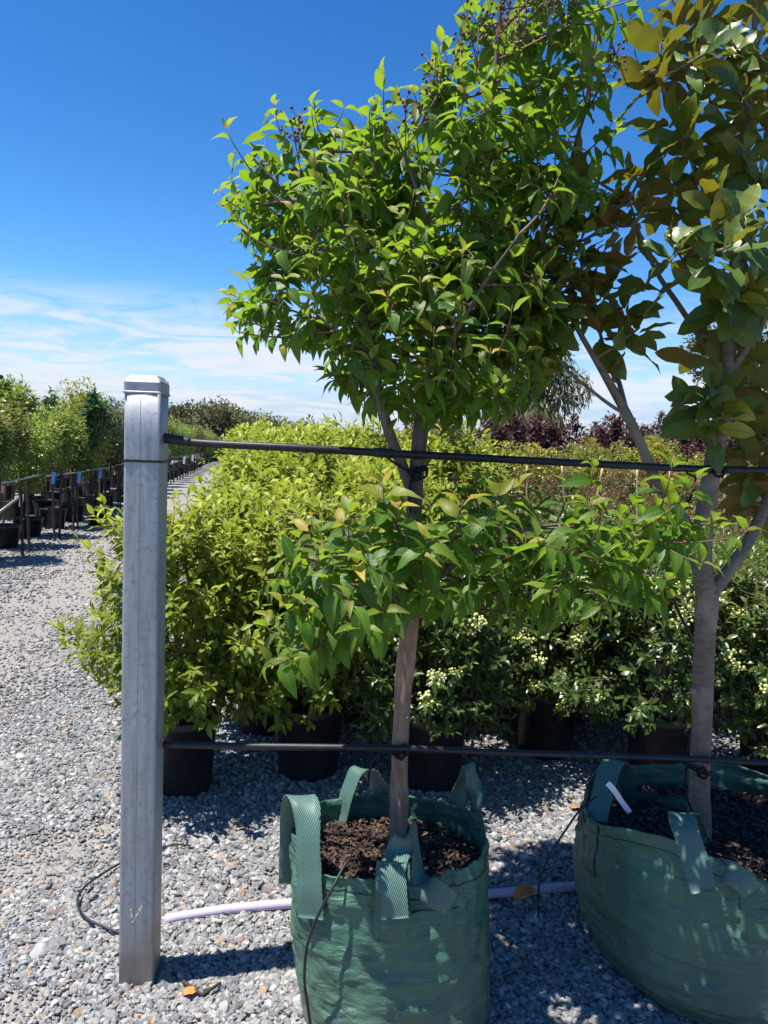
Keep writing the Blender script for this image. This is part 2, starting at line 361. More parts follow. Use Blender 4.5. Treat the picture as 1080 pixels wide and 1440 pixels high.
BARE = ((100, 1195, 0.22), (60, 1225, 0.20), (20, 1420, 0.16), (150, 1165, 0.14), (30, 880, 1.0), (70, 850, 0.9), (60, 790, 2.0))
def gravel_ground():
    m, t, p = material('gravel_ground')
    g = nd(t, 'ShaderNodeNewGeometry')
    v = nd(t, 'ShaderNodeTexVoronoi', i_Scale=62.0); t.links.new(g.outputs['Position'], v.inputs['Vector'])
    vs = nd(t, 'ShaderNodeSeparateXYZ'); t.links.new(v.outputs['Color'], vs.inputs[0])
    st = ramp_n(t, vs.outputs[0], [(0.0, (0.12, 0.122, 0.13)), (0.45, (0.205, 0.208, 0.215)), (0.8, (0.30, 0.30, 0.30)), (0.93, (0.36, 0.34, 0.31)), (1.0, (0.28, 0.21, 0.15))])
    n = nd(t, 'ShaderNodeTexNoise', i_Scale=0.8, i_Detail=6.0, i_Roughness=0.6); t.links.new(g.outputs['Position'], n.inputs['Vector'])
    n2 = nd(t, 'ShaderNodeTexNoise', i_Scale=120.0, i_Detail=4.0); t.links.new(g.outputs['Position'], n2.inputs['Vector'])
    fines = mix_n(t, n2.outputs[0], (0.215, 0.195, 0.175), (0.325, 0.305, 0.28))
    bare = None
    for (px, py, r) in BARE:
        q = gnd(px, py); vm = nd(t, 'ShaderNodeVectorMath', operation='DISTANCE'); t.links.new(g.outputs['Position'], vm.inputs[0]); vm.inputs[1].default_value = q
        k = ramp_n(t, math_n(t, 'DIVIDE', vm.outputs['Value'], r * 1.5), [(0.0, 1.0), (1.0, 0.0)], 'EASE')
        bare = k if bare is None else math_n(t, 'MAXIMUM', bare, k)
    dp = nd(t, 'ShaderNodeVectorMath', operation='DOT_PRODUCT'); t.links.new(g.outputs['Position'], dp.inputs[0]); dp.inputs[1].default_value = (math.cos(R(10.2)), math.sin(R(10.2)), 0)
    q = gnd(75, 850); v0 = q.x * math.cos(R(10.2)) + q.y * math.sin(R(10.2))
    ln = ramp_n(t, math_n(t, 'MULTIPLY', math_n(t, 'ABSOLUTE', math_n(t, 'SUBTRACT', dp.outputs['Value'], v0)), 0.75), [(0.25, 0.85), (1.0, 0.0)], 'EASE')
    bare = math_n(t, 'MAXIMUM', bare, ln)
    f = ramp_n(t, math_n(t, 'ADD', math_n(t, 'ADD', n.outputs[0], math_n(t, 'MULTIPLY', n2.outputs[0], 0.25)), math_n(t, 'MULTIPLY', bare, 0.45)), [(0.68, 0.12), (0.86, 0.92)])
    c = mix_n(t, f, st, fines)
    t.links.new(c, p.inputs['Base Color']); p.inputs['Roughness'].default_value = 0.9; p.inputs['Specular IOR Level'].default_value = 0.2
    b = nd(t, 'ShaderNodeBump', i_Strength=0.9, i_Distance=0.012, invert=True); t.links.new(v.outputs['Distance'], b.inputs['Height']); t.links.new(b.outputs[0], p.inputs['Normal'])
    return m
M['ground'] = gravel_ground()
def pebble_mat():
    m, t, p = material('gravel_stone')
    o = nd(t, 'ShaderNodeObjectInfo')
    c = ramp_n(t, o.outputs['Random'], [(0.0, (0.095, 0.098, 0.104)), (0.28, (0.158, 0.161, 0.168)), (0.55, (0.218, 0.220, 0.224)), (0.80, (0.30, 0.30, 0.295)), (0.90, (0.46, 0.45, 0.43)), (0.945, (0.29, 0.25, 0.20)), (0.975, (0.33, 0.20, 0.11)), (1.0, (0.15, 0.09, 0.06))])
    tcn = nd(t, 'ShaderNodeTexCoord'); n = nd(t, 'ShaderNodeTexNoise', i_Scale=2.2, i_Detail=5.0); t.links.new(tcn.outputs['Object'], n.inputs['Vector'])
    c2 = mix_n(t, ramp_n(t, n.outputs[0], [(0.35, 0.0), (0.7, 0.4)]), c, (0.33, 0.325, 0.31))
    t.links.new(c2, p.inputs['Base Color']); p.inputs['Roughness'].default_value = 0.75; p.inputs['Specular IOR Level'].default_value = 0.3
    return m
M['pebble'] = pebble_mat()
M['field'] = simple('field', (0.085, 0.095, 0.035), 0.9, 0.2, var=0.4, scale=0.6)

# ------------------------------------------------------------------ leaves
def leaf_template(n, prof):
    """n rows along the blade; prof(t) half width 0..1; rows x 3 columns"""
    t = np.linspace(0, 1, n + 1); w = np.array([prof(x) for x in t])
    s = np.array([-1.0, 0, 1.0])
    U = np.stack([np.tile(s, n + 1), np.repeat(t, 3)], 1); X = U[:, 0] * np.repeat(w, 3)
    F = []
    for i in range(n):
        for k in range(2):
            a = i * 3 + k; F.append([a, a + 1, a + 4, a + 3])
    return U, X, np.array(F)
def ovate(t): return max(0.035, (math.sin(math.pi * min(1, t) ** 0.72)) ** 0.85 * (1 - 0.12 * t)) if t < 0.999 else 0.0
def ellip(t): return max(0.05, math.sin(math.pi * t) ** 0.7) if t < 0.999 else 0.02
def lance(t): return max(0.04, math.sin(math.pi * t ** 0.85) ** 0.9) if t < 0.999 else 0.0
TPL = {'crape': leaf_template(5, ovate), 'crape_lo': leaf_template(4, ovate), 'magnolia': leaf_template(8, ellip), 'shrub': leaf_template(3, lance), 'tiny': leaf_template(2, lance)}

def nrm(a): return a / (np.linalg.norm(a, axis=-1, keepdims=True) + 1e-9)
def leaf_frames(D, U):
    Y = nrm(D); X = nrm(np.cross(Y, U)); Z = np.cross(X, Y); return X, Y, Z
def leaf_mesh(name, mat, tpl, P, D, U, L, Wd, age, rnd, fold=0.35, curl=0.22, off=None, shape=True):
    """one mesh of len(P) leaves; Wd is full width / length"""
    Ut, Xt, F = TPL[tpl]; N = len(P); k = len(Xt)
    X, Y, Z = leaf_frames(D, U)
    fo = fold * (0.5 + rng.random(N)); cu = curl * (0.3 + 1.4 * rng.random(N)); tw = rng.normal(0, 0.25, N)
    t = Ut[:, 1][None]; sx = Xt[None] * (Wd[:, None] * 0.5)
    zz = np.abs(sx) * fo[:, None] - cu[:, None] * t * t + sx * tw[:, None] * t
    zz = zz + 0.035 * np.sin(t * 17 + rnd[:, None] * 40) * np.abs(Ut[:, 0])[None] * Wd[:, None] * 2
    yy = t - 0.28 * cu[:, None] * t * t
    V = P[:, None, :] + L[:, None, None] * (sx[..., None] * X[:, None, :] + yy[..., None] * Y[:, None, :] + zz[..., None] * Z[:, None, :])
    if off is not None: V = V - np.array(off)
    V = V.reshape(-1, 3); FF = (F[None] + (np.arange(N) * k)[:, None, None]).reshape(-1, 4)
    me = bpy.data.meshes.new(name)
    me.vertices.add(len(V)); me.vertices.foreach_set('co', V.astype(np.float32).ravel())
    me.loops.add(FF.size); me.loops.foreach_set('vertex_index', FF.astype(np.int32).ravel())
    me.polygons.add(len(FF)); me.polygons.foreach_set('loop_start', np.arange(0, FF.size, 4, dtype=np.int32))
    me.polygons.foreach_set('use_smooth', np.ones(len(FF), bool))
    me.update(calc_edges=True)
    A = np.empty((N, k, 3), np.float32); A[:, :, 0] = Ut[:, 0]; A[:, :, 1] = Ut[:, 1]; A[:, :, 2] = rnd[:, None]
    a = me.attributes.new('lf', 'FLOAT_VECTOR', 'POINT'); a.data.foreach_set('vector', A.ravel())
    a = me.attributes.new('age', 'FLOAT', 'POINT'); a.data.foreach_set('value', np.repeat(age, k).astype(np.float32))
    me.materials.append(mat); return me

class Leaves:
    def __init__(s): s.P = []; s.D = []; s.U = []; s.L = []; s.W = []; s.A = []
    def add(s, p, d, u, l, w, a): s.P.append(p); s.D.append(d); s.U.append(u); s.L.append(l); s.W.append(w); s.A.append(a)
    def arrays(s):
        n = len(s.P)
        return (np.array(s.P), nrm(np.array(s.D)), nrm(np.array(s.U) + 1e-4), np.array(s.L), np.array(s.W), np.clip(np.array(s.A), 0, 1), rng.random(n))

LEAF_LIB = {}
def leaf_variants(key, mat, tpl, w, fold, curl, nages=4, nvar=4):
    """a few single-leaf meshes (unit length, along +Y) that the picked leaves of a plant share"""
    if key in LEAF_LIB: return LEAF_LIB[key]
    out = []
    for a in range(nages):
        row = []
        for v in range(nvar):
            one = np.array([[0., 0, 0]])
            row.append(leaf_mesh('leaf', mat, tpl, one, np.array([[0., 1, 0]]), np.array([[0., 0, 1]]), np.array([1.0]), np.array([w * (0.9 + 0.2 * rng.random())]),
                                 np.array([a / (nages - 1)]), np.array([(v + rng.random()) / nvar]), fold, curl))
        out.append(row)
    LEAF_LIB[key] = out; return out

def pick_leaves(arr, n, margin=30):
    """indices of the n leaves that show largest: near the camera, in the picture, in front"""
    P, D, U, L = arr[:4]
    x, y, d = proj(P)
    ok = (x > -margin) & (x < 1080 + margin) & (y > -margin) & (y < 1440 + margin)
    # leaves in front of the others in their cell of the picture first
    cell = (x // 9).astype(int) * 5000 + (y // 9).astype(int)
    order = np.lexsort((d, cell)); first = np.zeros(len(d), bool)
    c = cell[order]; first[order[np.r_[True, c[1:] != c[:-1]]]] = True
    score = L / np.maximum(d, 0.3) + 10.0 * (ok & first) + 5.0 * ok
    idx = np.argsort(-score)[:n]
    return idx[(ok & first)[idx]]
def place_leaves(arr, idx, root, key, mat, tpl, w, fold, curl):
    P, D, U, L, Wd, A, rn = arr
    lib = leaf_variants(key, mat, tpl, w, fold, curl); base = np.array(root.location)
    X, Y, Z = leaf_frames(D, U)
    for i in idx:
        me = lib[min(3, int(A[i] * 3.99))][int(rn[i] * 3.99)]
        o = bpy.data.objects.new('leaf', me); COL.objects.link(o); o.parent = root
        m3 = np.stack([X[i], Y[i], Z[i]], 1) * L[i]
        mm = Matrix(m3.tolist()).to_4x4(); mm.translation = P[i] - base
        o.matrix_local = mm
def foliage(arr, root, npick, key, mat, tpl, tpl_lo, w, fold, curl):
    idx = pick_leaves(arr, npick) if npick else np.array([], int)
    rest = np.setdiff1d(np.arange(len(arr[0])), idx)
    a = [x[rest] for x in arr]
    if npick: place_leaves(arr, idx, root, key, mat, tpl, w, fold, curl)
    me = leaf_mesh('leaves', mat, tpl_lo, *a, fold=fold, curl=curl, off=root.location)
    o = link('leaves', me, root); o['kind'] = 'stuff'
    return o

# ------------------------------------------------------------------ the ground
def grid_sheet(name, x0, x1, y0, y1, z, mat, nx=2, ny=2):
    mb = MB(); xs = np.linspace(x0, x1, nx); ys = np.linspace(y0, y1, ny)
    V = [[x, y, z] for y in ys for x in xs]
    F = [[j * nx + i, j * nx + i + 1, (j + 1) * nx + i + 1, (j + 1) * nx + i] for j in range(ny - 1) for i in range(nx - 1)]
    mb.add(V, F); return mb.build(name, mat)
grid_sheet('field', -900, 900, -300, 1500, -0.02, M['field'])['kind'] = 'structure'
grid_sheet('ground', -45, 45, -12, 75, 0.0, M['ground'])['kind'] = 'structure'

def bare_mask(X, Y):
    """0..1: where the fines show between the stones"""
    q = gnd(75, 850); c_, s_ = math.cos(R(10.2)), math.sin(R(10.2)); v0 = q.x * c_ + q.y * s_
    out = 0.90 * np.exp(-((X * c_ + Y * s_ - v0) / 0.75) ** 2) * np.clip((Y - 3.6) / 1.2, 0, 1)
    for (px, py, r) in BARE:
        g = gnd(px, py); out = np.maximum(out, np.exp(-(((X - g.x) / r) ** 2 + ((Y - g.y) / (r * 0.6)) ** 2)))
    return out
def gravel():
    pts = []; scl = []
    for (y0, y1, dens, s0) in ((1.0, 2.6, 14500, 0.0068), (2.6, 4.6, 9500, 0.0075), (4.6, 7.0, 3400, 0.0105), (7.0, 11.0, 1100, 0.015), (11.0, 17.0, 420, 0.018)):
        A = (y1 - y0) * (1.2 * y1 + 2.2); n = int(A * dens)
        Y = rng.uniform(y0, y1, n); X = rng.uniform(-1, 1, n) * (0.6 * y1 + 1.1)
        k = np.abs(X) < 0.6 * Y + 1.1; X, Y = X[k], Y[k]
        keep = (rng.random(len(X)) > 0.88 * bare_mask(X, Y)) & (rng.random(len(X)) < np.clip((17.0 - Y) / 10.0, 0, 1)); X, Y = X[keep], Y[keep]
        n = len(X)
        s = s0 * np.exp(rng.normal(0, 0.33, n)); s = np.clip(s, 0.0035, 0.024) * (1 - 0.35 * bare_mask(X, Y))
        Z = 0.3 * s + rng.random(n) * 0.006 + 0.004 * np.sin(X * 5.1 + 1) * np.sin(Y * 4.3)
        pts.append(np.stack([X, Y, Z], 1)); scl.append(s)
    P = np.concatenate(pts); s = np.concatenate(scl); n = len(P)
    me = bpy.data.meshes.new('gravel'); me.vertices.add(n); me.vertices.foreach_set('co', P.astype(np.float32).ravel())
    sv = np.stack([s * rng.uniform(0.8, 1.35, n), s * rng.uniform(0.75, 1.1, n), s * rng.uniform(0.45, 0.8, n)], 1)
    rv = np.stack([rng.normal(0, 0.35, n), rng.normal(0, 0.35, n), rng.uniform(0, 6.283, n)], 1)
    for nm, ar in (('sc', sv), ('ro', rv)):
        a = me.attributes.new(nm, 'FLOAT_VECTOR', 'POINT'); a.data.foreach_set('vector', ar.astype(np.float32).ravel())
    a = me.attributes.new('vi', 'INT', 'POINT'); a.data.foreach_set('value', rng.integers(0, 8, n).astype(np.int32))
    me.update()
    o = link('gravel', me); tag(o, 'loose grey gravel stones covering the yard floor', 'gravel', None, 'stuff')
    ng = bpy.data.node_groups.new('gravel_stones', 'GeometryNodeTree')
    ng.interface.new_socket('Geometry', in_out='INPUT', socket_type='NodeSocketGeometry')
    ng.interface.new_socket('Geometry', in_out='OUTPUT', socket_type='NodeSocketGeometry')
    gi = ng.nodes.new('NodeGroupInput'); go = ng.nodes.new('NodeGroupOutput'); lk = ng.links.new
    join = ng.nodes.new('GeometryNodeGeometryToInstance')
    for v in range(8):
        ico = ng.nodes.new('GeometryNodeMeshIcoSphere'); ico.inputs['Subdivisions'].default_value = 2; ico.inputs['Radius'].default_value = 1.0
        nz = ng.nodes.new('ShaderNodeTexNoise'); nz.noise_dimensions = '4D'; nz.inputs['W'].default_value = v * 7.3; nz.inputs['Scale'].default_value = 0.85; nz.inputs['Detail'].default_value = 1.5
        sub = ng.nodes.new('ShaderNodeVectorMath'); sub.operation = 'SUBTRACT'; sub.inputs[1].default_value = (0.5, 0.5, 0.5); lk(nz.outputs['Color'], sub.inputs[0])
        sc = ng.nodes.new('ShaderNodeVectorMath'); sc.operation = 'SCALE'; sc.inputs['Scale'].default_value = 2.3; lk(sub.outputs[0], sc.inputs[0])
        sp = ng.nodes.new('GeometryNodeSetPosition'); lk(ico.outputs['Mesh'], sp.inputs['Geometry']); lk(sc.outputs[0], sp.inputs['Offset'])
        sm = ng.nodes.new('GeometryNodeSetMaterial'); sm.inputs['Material'].default_value = M['pebble']
        src = sp.outputs['Geometry']
        if v % 2 == 0:
            ch = ng.nodes.new('GeometryNodeConvexHull'); lk(src, ch.inputs[0]); src = ch.outputs[0]
        lk(src, sm.inputs['Geometry']); lk(sm.outputs[0], join.inputs[0])
    iop = ng.nodes.new('GeometryNodeInstanceOnPoints'); lk(gi.outputs[0], iop.inputs['Points']); lk(join.outputs[0], iop.inputs['Instance'])
    iop.inputs['Pick Instance'].default_value = True
    for nm, typ, sock in (('vi', 'INT', 'Instance Index'), ('sc', 'FLOAT_VECTOR', 'Scale')):
        na = ng.nodes.new('GeometryNodeInputNamedAttribute'); na.data_type = typ; na.inputs['Name'].default_value = nm
        lk(na.outputs['Attribute'], iop.inputs[sock])
    na = ng.nodes.new('GeometryNodeInputNamedAttribute'); na.data_type = 'FLOAT_VECTOR'; na.inputs['Name'].default_value = 'ro'
    e2r = ng.nodes.new('FunctionNodeEulerToRotation'); lk(na.outputs['Attribute'], e2r.inputs[0]); lk(e2r.outputs[0], iop.inputs['Rotation'])
    lk(iop.outputs[0], go.inputs[0])
    md = o.modifiers.new('stones', 'NODES'); md.node_group = ng
gravel()

# ------------------------------------------------------------------ the far distance: gum trees, shed
def blob_leaves(center, radii, n, size, seed, droop=0.0, lobes=9, shape=None):
    """leaf sprays through an uneven crown made of lobes"""
    r = np.random.default_rng(seed); c = np.array(center); rad = np.array(radii)
    lc = []
    for i in range(lobes):
        d = r.normal(size=3); d /= np.linalg.norm(d); lc.append(d * rad * r.uniform(0.45, 0.75))
    lc = np.array(lc); lr = r.uniform(0.33, 0.55, lobes)
    k = r.integers(0, lobes, n); d = r.normal(size=(n, 3)); d /= np.linalg.norm(d, axis=1)[:, None]
    P = c + lc[k] + d * rad * (lr[k] * r.random(n) ** 0.33)[:, None]
    out = nrm((P - c) / rad)
    D = nrm(out + r.normal(0, 0.55, (n, 3)) + np.array([0, 0, -droop]))
    U = nrm(out * 0.6 + np.array([0, 0, 0.8]) + r.normal(0, 0.35, (n, 3)))
    L = size * r.uniform(0.6, 1.4, n)
    hh = (P[:, 2] - c[2]) / rad[2]
    return [P, D, U, L, np.full(n, 0.5), np.clip(r.random(n) ** 2 * 0.5 + 0.35 * hh, 0, 1), r.random(n)]

TREE_CACHE = {}
def far_tree(name, loc, h, w, mat, label, cat, group, seed, leaf=0.3, n=1800, trunk_frac=0.3, droop=0.0, lobes=10, scale=1.0, wd=None):
    root = thing(name, loc, label, cat, group)
    key = (h, w, mat, seed % 3, leaf, n, trunk_frac, droop)
    if key not in TREE_CACHE:
        mb = MB(); zt = h * (trunk_frac + 0.25)
        path = smooth_path([(0, 0, 0), (0.02 * h, 0, zt * 0.5), (-0.01 * h, 0.01 * h, zt), (0, 0, h * 0.72)], 5)
        tube(mb, path, [h * 0.022, h * 0.016, h * 0.004], 7)
        r = np.random.default_rng(seed)
        for k in range(6):
            z = h * r.uniform(trunk_frac, 0.6); a = r.uniform(0, 6.28); q = min(w * 0.3, h * 0.3 )
            tube(mb, smooth_path([(0, 0, z), (q * .5 * math.cos(a), q * .5 * math.sin(a), z + q * .5), (q * math.cos(a), q * math.sin(a), z + q * .6)], 3), [h * 0.008, h * 0.003], 5)
        tm = mb.mesh('trunk', M['far_bark'])
        ch = h * (1 - trunk_frac)
        arr = blob_leaves((0, 0, h - ch * 0.5), (w / 2, w / 2, ch / 2), n, leaf, seed, droop, lobes)
        if wd: arr[4][:] = wd
        cm = leaf_mesh('crown', M[mat], 'tiny', *arr, fold=0.4, curl=0.25)
        TREE_CACHE[key] = (tm, cm)
    tm, cm = TREE_CACHE[key]
    link('trunk', tm, root); link('crown', cm, root)
    root.rotation_euler.z = rng.uniform(0, 6.28); root.scale = (scale,) * 3
    return root

def gpt(px, Y):
    """ground point under a pixel column at distance Y"""
    p = at(px, 640, Y); return Vector((p.x, Y, 0))
# line of gum trees far down the path on the left
for i, (px, ytop, Y, w) in enumerate(sorted(((150, 572, 95, 13), (205, 562, 84, 11), (245, 562, 80, 8), (272, 553, 82, 10), (300, 566, 78, 7), (318, 570, 92, 8), (338, 578, 98, 11), (358, 583, 110, 13), (376, 592, 112, 12), (410, 594, 130, 16), (450, 600, 150, 16), (500, 604, 150, 17), (60, 578, 100, 14), (110, 580, 105, 12), (10, 576, 100, 14)))):
    h = at(px, ytop, Y).z
    far_tree('gum_tree', gpt(px, Y), round(h, 1), w, 'gum_leaf', nth(i) + ' grey-green gum tree from the left on the far skyline', 'tree', 'far gum trees on the horizon', i * 7 + 1, leaf=0.42, n=5200, trunk_frac=0.08, lobes=16)
far_tree('gum_tree', gpt(752, 55), round(at(752, 470, 55).z, 1), 7.5, 'gum_leaf', 'tall drooping dark gum tree seen under the crape myrtle crown, behind the purple row', 'tree', None, 3, leaf=0.5, n=6500, trunk_frac=0.2, droop=1.2, wd=0.3, lobes=13)
far_tree('gum_tree', gpt(1030, 50), round(at(1030, 395, 50).z, 1), 7.0, 'gum_leaf', 'tall open gum tree seen between the magnolia limbs', 'tree', None, 5, leaf=0.34, n=5200, trunk_frac=0.3)
far_tree('gum_tree', gpt(1180, 52), round(at(1180, 420, 52).z, 1), 8.0, 'gum_leaf', 'gum tree at the right edge behind the magnolia', 'tree', None, 7, leaf=0.34, n=5000, trunk_frac=0.3)
for i, (px, ytop) in enumerate(((660, 602), (730, 600), (850, 606), (900, 600), (935, 604), (590, 604), (1010, 612), (1060, 606))):
    far_tree('distant_tree', gpt(px, 130), round(at(px, ytop, 130).z, 1), 13, 'gum_leaf', nth(i) + ' of the low far-off trees on the horizon behind the purple row', 'tree', 'low trees on the right horizon', i * 5 + 2, leaf=0.75, n=1100, trunk_frac=0.1)

# grey shed
sp = gpt(985, 62)
shed = thing('shed', sp, 'small grey metal shed with pitched roof far behind the hedges', 'shed')
zt = at(985, 603, 62).z; ze = at(985, 622, 62).z
mb = MB(); box(mb, (0, 0, ze / 2), (7, 5, ze)); mb.build('wall', M['shed_wall'], shed, smooth=False)
mb = MB(); mb.add([[-3.8, -2.9, ze - .05], [3.8, -2.9, ze - .05], [3.8, 0, zt + .4], [-3.8, 0, zt + .4], [-3.8, 2.9, ze - .05], [3.8, 2.9, ze - .05], [-3.8, -2.9, ze - .15], [3.8, -2.9, ze - .15], [3.8, 2.9, ze - .15], [-3.8, 2.9, ze - .15]],
                  [[0, 1, 2, 3], [3, 2, 5, 4], [6, 9, 8, 7], [0, 6, 7, 1], [4, 5, 8, 9], [0, 3, 4, 9, 6], [1, 7, 8, 5, 2]]); mb.build('roof', M['roof'], shed, smooth=False)
mb = MB(); box(mb, (-1, -2.505, 1.05), (1.0, 0.06, 2.1)); mb.build('door', M['roof'], shed, smooth=False)

# ------------------------------------------------------------------ pots
def pot_meshes(r, h):
    mb = MB()
    lathe(mb, [(0.001, 0.004), (r * 0.80, 0.004), (r * 0.815, 0.02), (r * 0.955, h * 0.88), (r * 1.0, h * 0.885), (r * 1.03, h * 0.90), (r * 1.04, h * 0.985), (r * 1.02, h), (r * 0.985, h), (r * 0.97, h * 0.98), (r * 0.95, h * 0.86)], n=30)
    pot = mb.mesh('pot', M['black_plastic'])
    mb = MB(); lathe(mb, [(r * 0.955, h * 0.87), (r * 0.6, h * 0.885), (r * 0.3, h * 0.875), (0.002, h * 0.88)], n=20)
    so = mb.mesh('soil', M['soil'])
    return pot, so
POT = {'big': (0.155, 0.36), 'mid': (0.175, 0.36), 'small': (0.13, 0.24)}
POTM = {k: pot_meshes(*v) for k, v in POT.items()}

# ------------------------------------------------------------------ shrubs in pots
def shrub_leaves(seed, rx, z0, z1, n_shoots, per, leaf, w, lean=(0, 0), topage=0.9, young=0.5, flat=0.35):
    """stems plus leaf-carrying shoots of a bushy shrub standing at the origin"""
    r = np.random.default_rng(seed); LV = Leaves(); mb = MB(); mbx = MB()
    cz = (z0 + z1) / 2; rz = (z1 - z0) / 2
    bump = [(r.normal(size=3), r.uniform(0.0, 0.28)) for _ in range(10)]
    stems = []
    for k in range(9):
        a = r.uniform(0, 6.28); q = rx * r.uniform(0.15, 0.75)
        top = np.array([q * math.cos(a), q * math.sin(a), cz + rz * r.uniform(0.0, 0.75)])
        base = np.array([0.025 * math.cos(a), 0.025 * math.sin(a), 0.28])
        mid = base * 0.5 + top * 0.5 + np.array([-0.25 * top[0], -0.25 * top[1], 0.08])
        pth = smooth_path([base, mid, top], 5); stems.append(pth); tube(mb, pth, [0.009, 0.006, 0.003], 6)
    nodes = np.concatenate(stems)
    for i in range(n_shoots):
        d = r.normal(size=3); d /= np.linalg.norm(d)
        if d[2] < -0.8: d[2] *= -0.6; d /= np.linalg.norm(d)
        if d[2] < 0: d = np.array([d[0], d[1], d[2]]) * np.array([1.12, 1.12, 1.0])
        rad = 0.55 + 0.45 * r.random() ** 0.6
        for bd, ba in bump: rad *= 1 + ba * max(0, np.dot(d, bd / np.linalg.norm(bd)) - 0.6) / 0.4 * 0.9
        rad *= r.uniform(0.92, 1.10)
        E = np.array([d[0] * rx * rad, d[1] * rx * rad, cz + d[2] * rz * rad]) + np.array([lean[0], lean[1], 0]) * (d[2] * 0.5 + 0.5)
        dn = np.linalg.norm(nodes - E, axis=1) + 0.6 * np.maximum(0, nodes[:, 2] - E[2] + 0.05)
        B = nodes[np.argmin(dn)]
        out = nrm(np.array([d[0], d[1], d[2] * 0.8 + 0.55]))
        C = E - out * 0.12
        tt = np.linspace(0, 1, 6)[:, None]
        path = (1 - tt) ** 2 * B + 2 * tt * (1 - tt) * C + tt ** 2 * E
        tube(mbx, path, [0.0028, 0.0012], 3)
        m = int(per * r.uniform(0.7, 1.3)); sl = min(0.19, max(0.10, np.linalg.norm(E - B)))
        a0 = r.uniform(0, 6.28); T = nrm(E - C); side = nrm(np.cross(T, [0.2, 0.1, 1.0])); sd2 = np.cross(side, T)
        lit = np.clip((E[2] - cz) / rz * 0.5 + 0.5, 0, 1) * topage  # height in the crown: upper shoots carry more yellow new growth
        for j in range(m):
            f = (j + 0.5) / m; p = E - T * sl * (1 - f) * 0.95
            a = a0 + j * 2.4; lat = math.cos(a) * side + math.sin(a) * sd2
            dd = T * (0.25 + 0.75 * f ** 2) + lat * (1.0 - 0.45 * f) + np.array([0, 0, -0.25 + 0.35 * f]) + r.normal(0, 0.18, 3)
            uu = np.array([0, 0, 1.0]) * (1 - flat) + T * 0.5 + r.normal(0, 0.3, 3)
            ag = lit * (young * f ** 1.3 + 0.25 * r.random()) + 0.15 * (r.random() < 0.06)
            LV.add(p, dd, uu, leaf * r.uniform(0.65, 1.2) * (1.0 - 0.3 * f), w * r.uniform(0.85, 1.15), ag)
    return LV.arrays(), mb, mbx
def flower_bits(r, c, up, size=0.045):
    mb = MB(); c = np.array(c)
    ico = bmesh.new(); bmesh.ops.create_icosphere(ico, subdivisions=1, radius=1.0)
    V = np.array([v.co[:] for v in ico.verts]); F = [[v.index for v in f.verts] for f in ico.faces]; ico.free()
    for k in range(26):
        d = r.normal(size=3); d /= np.linalg.norm(d); d = nrm(d + np.array(up) * 0.7)
        q = c + d * size * r.uniform(0.35, 1.0) * np.array([1, 1, 0.7])
        mb.add(V * size * r.uniform(0.07, 0.15) + q, F)
        if k % 3 == 0: tube(mb, np.array([c - np.array(up) * size * 0.5, q]), 0.0012, 3)
    return mb

